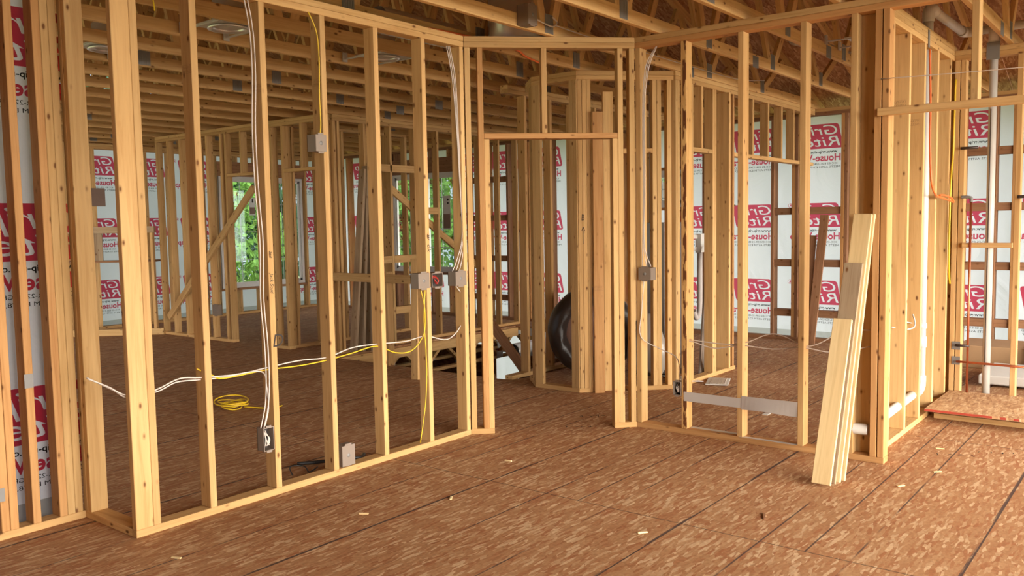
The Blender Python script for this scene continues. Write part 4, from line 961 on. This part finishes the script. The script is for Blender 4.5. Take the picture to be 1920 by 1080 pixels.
def grille(label, x, y, rz, tilt, w, d):
    t = thing('vent_cover', label, 'vent cover', (x, y, 0.006)); t.rotation_euler = (tilt, 0, rz)
    bm = bmesh.new(); add_box(bm, 0, w, 0, d, 0, 0.008, 0, 0.002); mesh_obj('plate', bm, 'white', t)
    bm = bmesh.new()
    for k in range(9): add_box(bm, 0.03, w - 0.03, 0.03 + (d - 0.06) * k / 9, 0.03 + (d - 0.06) * k / 9 + 0.008, 0.008, 0.012)
    mesh_obj('slats', bm, 'romex', t)
grille('white vent cover lying flat on the floor, nearer of the two', 7.10, 3.18, 0.35, 0, 0.34, 0.20)
grille('white vent cover on the floor against the closet, farther of the two', 7.15, 3.62 - 0.18, 1.1, 0.12, 0.30, 0.26)
tag(mesh_obj('paper_scrap', add_box(bmesh.new(), 6.20, 6.27, 2.46, 2.50, 0.0, 0.004), 'white'), 'small white scrap on the floor behind the right-hand wall', 'scrap')
pn = mesh_obj('paper_notice', add_box(bmesh.new(), 0, 0.23, 0, 0.004, 0, 0.27), 'brownpaper'); pn.location = (6.10, 12.752, 1.84); tag(pn, 'brown paper notice hanging in front of the wrap at the far left', 'paper')
jbox('dark junction box on the partition at the far left', 6.39, 10.45, 1.00, 0.10, 0.10, 0.05, -90, True, mat='iron')
jbox('second dark box low on the far left partition', 6.37, 10.10, 0.34, 0.14, 0.14, 0.05, -90, False, mat='boxmetal')
jbox('pale square panel box on the far left partition', 6.37, 10.40, 0.55, 0.14, 0.20, 0.05, -90, False, mat='romex')
# scraps and sawdust on the near floor
scr = [(2.0, 3.55, 0.4, 'pale'), (1.55, 3.75, 1.2, 'pale'), (4.1, 3.3, 0.1, 'paleline'), (5.35, 1.1, 0.8, 'paleline'), (5.9, 1.2, 0.3, 'pale'), (4.05, 1.62, 2.0, 'browned'), (3.5, 2.0, 0.9, 'paleline'), (2.9, 3.3, 0.6, 'pale'), (4.95, 1.20, 1.0, 'pale'), (3.35, 3.10, 2.2, 'paleline')]
for i, (x, y, a, mt) in enumerate(scr):
    o = bpy.data.objects.new('wood_chip', board_mesh(0.012, 0.006, 0.05 if i != 5 else 0.09, mt, 0.001)); link(o); o.location = (x, y, 0.0032); o.rotation_euler = (PI / 2, 0, a)
    tag(o, 'small wood chip lying on the strand board floor', 'wood chip', 'wood chips scattered on the floor')

# pencil marks on studs
def marks(parent_w, u, z, s, size, rot90=True):
    bm = bmesh.new(); text_mesh_bm(s, size, 0, 0, None, 0.2, 0, bm, 0)
    for v in bm.verts:
        a, b_ = v.co.x, v.co.y
        v.co = Vector((u + b_, -0.0012, z - a)) if rot90 else Vector((u + a, -0.0012, z + b_))
    return mesh_obj('pencil_note', bm, 'ink', parent_w)
marks(wa, 0.820, 1.36, '2nd', 0.026); marks(wa, 0.820, 1.24, 'Jack Stud', 0.030); marks(wa, 0.822, 0.83, 'D', 0.10, False)
marks(wa, 2.058, 1.42, 'w  ok', 0.05)
def stroke(pts, w, bm):
    for a, b_ in zip(pts, pts[1:]):
        a, b_ = Vector(a), Vector(b_); d = (b_ - a).normalized(); n_ = Vector((-d.y, d.x)) * w / 2
        bm.faces.new([bm.verts.new((p.x, p.y, 0)) for p in (a - n_, b_ - n_, b_ + n_, a + n_)])
def grade_stamp(w, u, v, z, face='v', sc=1.0):
    """blurred two-row lumber grade stamp"""
    rnd = random.Random(int(u * 1000 + z * 77)); bm = bmesh.new()
    for row in (0, 1):
        for k in range(7):
            x = 0.003 + 0.0115 * k; y = 0.020 * row
            stroke([(x, y), (x + 0.002, y + 0.013)], 0.0016, bm)
            if rnd.random() < .7: stroke([(x, y + rnd.choice([0.002, 0.007, 0.012])), (x + 0.007, y + rnd.choice([0.002, 0.007, 0.012]))], 0.0016, bm)
    stroke([(0, -0.004), (0.082, -0.004)], 0.001, bm); stroke([(0, 0.038), (0.082, 0.038)], 0.001, bm)
    for q in bm.verts:
        a, b_ = q.co.x * sc, q.co.y * sc
        q.co = Vector((u + a, v - 0.0012, z + b_)) if face == 'v' else Vector((u - 0.0012, v + a, z + b_))
    mesh_obj('grade_stamp', bm, 'stamp', w)
M['stamp'] = simple('stamp', (0.26, 0.13, 0.06), 0.8)
grade_stamp(wd, 0.726, 0.02, 2.22, 'u'); grade_stamp(wd, 1.130, 0.03, 2.13, 'u'); grade_stamp(wa, 0.402, 0.003, 2.27, 'u', 0.95); grade_stamp(wa, 0.811, 0.003, 2.22, 'u', 0.95); grade_stamp(wa, 1.222, 0.003, 2.30, 'u', 0.95); grade_stamp(k2, 0.127, -0.042, 0.9, 'v', 0.9)
bm = bmesh.new(); text_mesh_bm('B', 0.075, 0, 0, None, 0.1, 0, bm, 0)
stroke([(0.02, -0.20), (0.02, -0.06)], 0.006, bm); stroke([(0.0, -0.09), (0.02, -0.055), (0.042, -0.09)], 0.006, bm)
for q in bm.verts: q.co = Vector((0.030 + q.co.x * 0.7, -0.0012, 1.50 + q.co.y))
mesh_obj('pencil_note', bm, 'ink', k2)
bm = bmesh.new(); rnd = random.Random(5)
for (cx, cy) in ((5.05, 3.50), (5.30, 3.28), (5.40, 3.60)):
    for k in range(5):
        x, y = cx + 0.055 * k * 0.62, cy - 0.055 * k * 0.78
        pts = [(x + rnd.uniform(-.02, .02), y + rnd.uniform(-.02, .02)) for q in range(4)]; stroke(pts, 0.005, bm)
for (cx, cy) in ((5.75, 1.18), (5.95, 0.98)):
    for k in range(4):
        x, y = cx + 0.03 * k, cy - 0.06 * k
        stroke([(x + rnd.uniform(-.03, .03), y + rnd.uniform(-.02, .02)) for q in range(3)], 0.005, bm)
for q in bm.verts: q.co.z = 0.0012
mesh_obj('pencil_marks', bm, 'ink', fl)

# ------------------------------------------------------------------ outdoors
gd = thing('ground', 'grassy ground outside below the house', None, (0, 0, -3.12), kind='structure')
bm = bmesh.new(); add_box(bm, -60, 70, -60, 70, -0.2, 0); mesh_obj('earth', bm, 'earth', gd)
def tree(label, x, y, h, cr, mat, seed, n=9000):
    rnd = random.Random(seed)
    t = thing('tree', label, 'tree', (x, y, -3.12))
    mesh_obj('trunk', lathe_bm([(0.16, 0), (0.13, h * 0.3), (0.09, h * 0.6), (0.03, h * 0.85)], 10), 'trunkmat', t, True)
    bm = bmesh.new(); blobs = []
    for k in range(16):
        a = rnd.uniform(0, 2 * PI); rr = rnd.uniform(0, cr * 0.75); blobs.append((rr * math.cos(a), rr * math.sin(a), rnd.uniform(h * 0.12, h * 0.92), rnd.uniform(cr * 0.32, cr * 0.55)))
    for k in range(n):
        bx_, by_, bz_, br_ = rnd.choice(blobs)
        d = Vector((rnd.gauss(0, 1), rnd.gauss(0, 1), rnd.gauss(0, 1))).normalized() * br_ * rnd.uniform(0.55, 1.0)
        c = Vector((bx_, by_, bz_)) + d
        q = Euler((rnd.uniform(0, 6.3), rnd.uniform(0, 6.3), rnd.uniform(0, 6.3))).to_matrix(); s = rnd.uniform(0.06, 0.14)
        vs = [bm.verts.new(c + q @ Vector(p)) for p in ((-s, 0, 0), (0, -s * .5, 0.02), (s, 0, 0), (0, s * .5, 0.02))]
        bm.faces.new(vs)
    mesh_obj('foliage', bm, mat, t)
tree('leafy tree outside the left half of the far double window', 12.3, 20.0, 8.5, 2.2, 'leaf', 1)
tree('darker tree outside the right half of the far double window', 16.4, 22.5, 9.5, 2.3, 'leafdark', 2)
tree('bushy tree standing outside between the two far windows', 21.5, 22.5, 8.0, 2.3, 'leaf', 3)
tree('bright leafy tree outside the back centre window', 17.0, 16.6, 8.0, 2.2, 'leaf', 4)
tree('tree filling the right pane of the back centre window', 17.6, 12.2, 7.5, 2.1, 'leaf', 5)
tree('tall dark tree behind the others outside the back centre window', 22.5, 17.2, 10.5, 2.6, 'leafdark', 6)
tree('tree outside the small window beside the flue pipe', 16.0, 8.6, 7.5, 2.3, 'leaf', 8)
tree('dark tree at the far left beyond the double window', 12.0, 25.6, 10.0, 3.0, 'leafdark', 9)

# ------------------------------------------------------------------ light
wd_ = bpy.data.worlds.new('World'); bpy.context.scene.world = wd_; wd_.use_nodes = True
nt = wd_.node_tree; nt.nodes.clear(); L = nt.links.new
out = nt.nodes.new('ShaderNodeOutputWorld'); bg = nt.nodes.new('ShaderNodeBackground')
tc = nt.nodes.new('ShaderNodeTexCoord')
dot = nt.nodes.new('ShaderNodeVectorMath'); dot.operation = 'DOT_PRODUCT'
d = Vector((-0.28, -0.90, 0.34)).normalized(); dot.inputs[1].default_value = d
L(tc.outputs['Generated'], dot.inputs[0])
mr = nt.nodes.new('ShaderNodeMapRange'); mr.interpolation_type = 'SMOOTHERSTEP'
mr.inputs['From Min'].default_value = 0.40; mr.inputs['From Max'].default_value = 0.95; mr.inputs['To Min'].default_value = 0.60; mr.inputs['To Max'].default_value = 14.5
L(dot.outputs['Value'], mr.inputs['Value'])
cr = nt.nodes.new('ShaderNodeValToRGB'); cr.color_ramp.elements[0].color = (0.80, 0.90, 1.0, 1); cr.color_ramp.elements[1].color = (1.0, 0.94, 0.84, 1)
mr2 = nt.nodes.new('ShaderNodeMapRange'); mr2.inputs['From Min'].default_value = 0.0; mr2.inputs['From Max'].default_value = 0.9; L(dot.outputs['Value'], mr2.inputs['Value'])
L(mr2.outputs[0], cr.inputs['Fac'])
L(cr.outputs['Color'], bg.inputs['Color']); L(mr.outputs[0], bg.inputs['Strength']); L(bg.outputs[0], out.inputs['Surface'])

# ------------------------------------------------------------------ camera
f, pit, rol, yaw, hc = 1602.5234, 0.0760, -0.0173, 0.6696, 1.4892
fw = Vector((math.cos(yaw) * math.cos(pit), math.sin(yaw) * math.cos(pit), -math.sin(pit)))
r_ = Vector((math.sin(yaw), -math.cos(yaw), 0)); u_ = r_.cross(fw)
r2 = r_ * math.cos(rol) + u_ * math.sin(rol); u2 = -r_ * math.sin(rol) + u_ * math.cos(rol)
cam = bpy.data.cameras.new('Camera'); co = bpy.data.objects.new('Camera', cam); C.objects.link(co)
cam.sensor_width = 36; cam.lens = f / 1920 * 36; cam.clip_start = 0.05; cam.clip_end = 300
co.matrix_world = Matrix.Translation((0, 0, hc)) @ Matrix((r2, u2, -fw)).transposed().to_4x4()
sc = bpy.context.scene; sc.camera = co
vs = sc.view_settings; vs.view_transform = 'Standard'; vs.look = 'None'; vs.gamma = 1; vs.use_curve_mapping = False; vs.exposure = 0.66
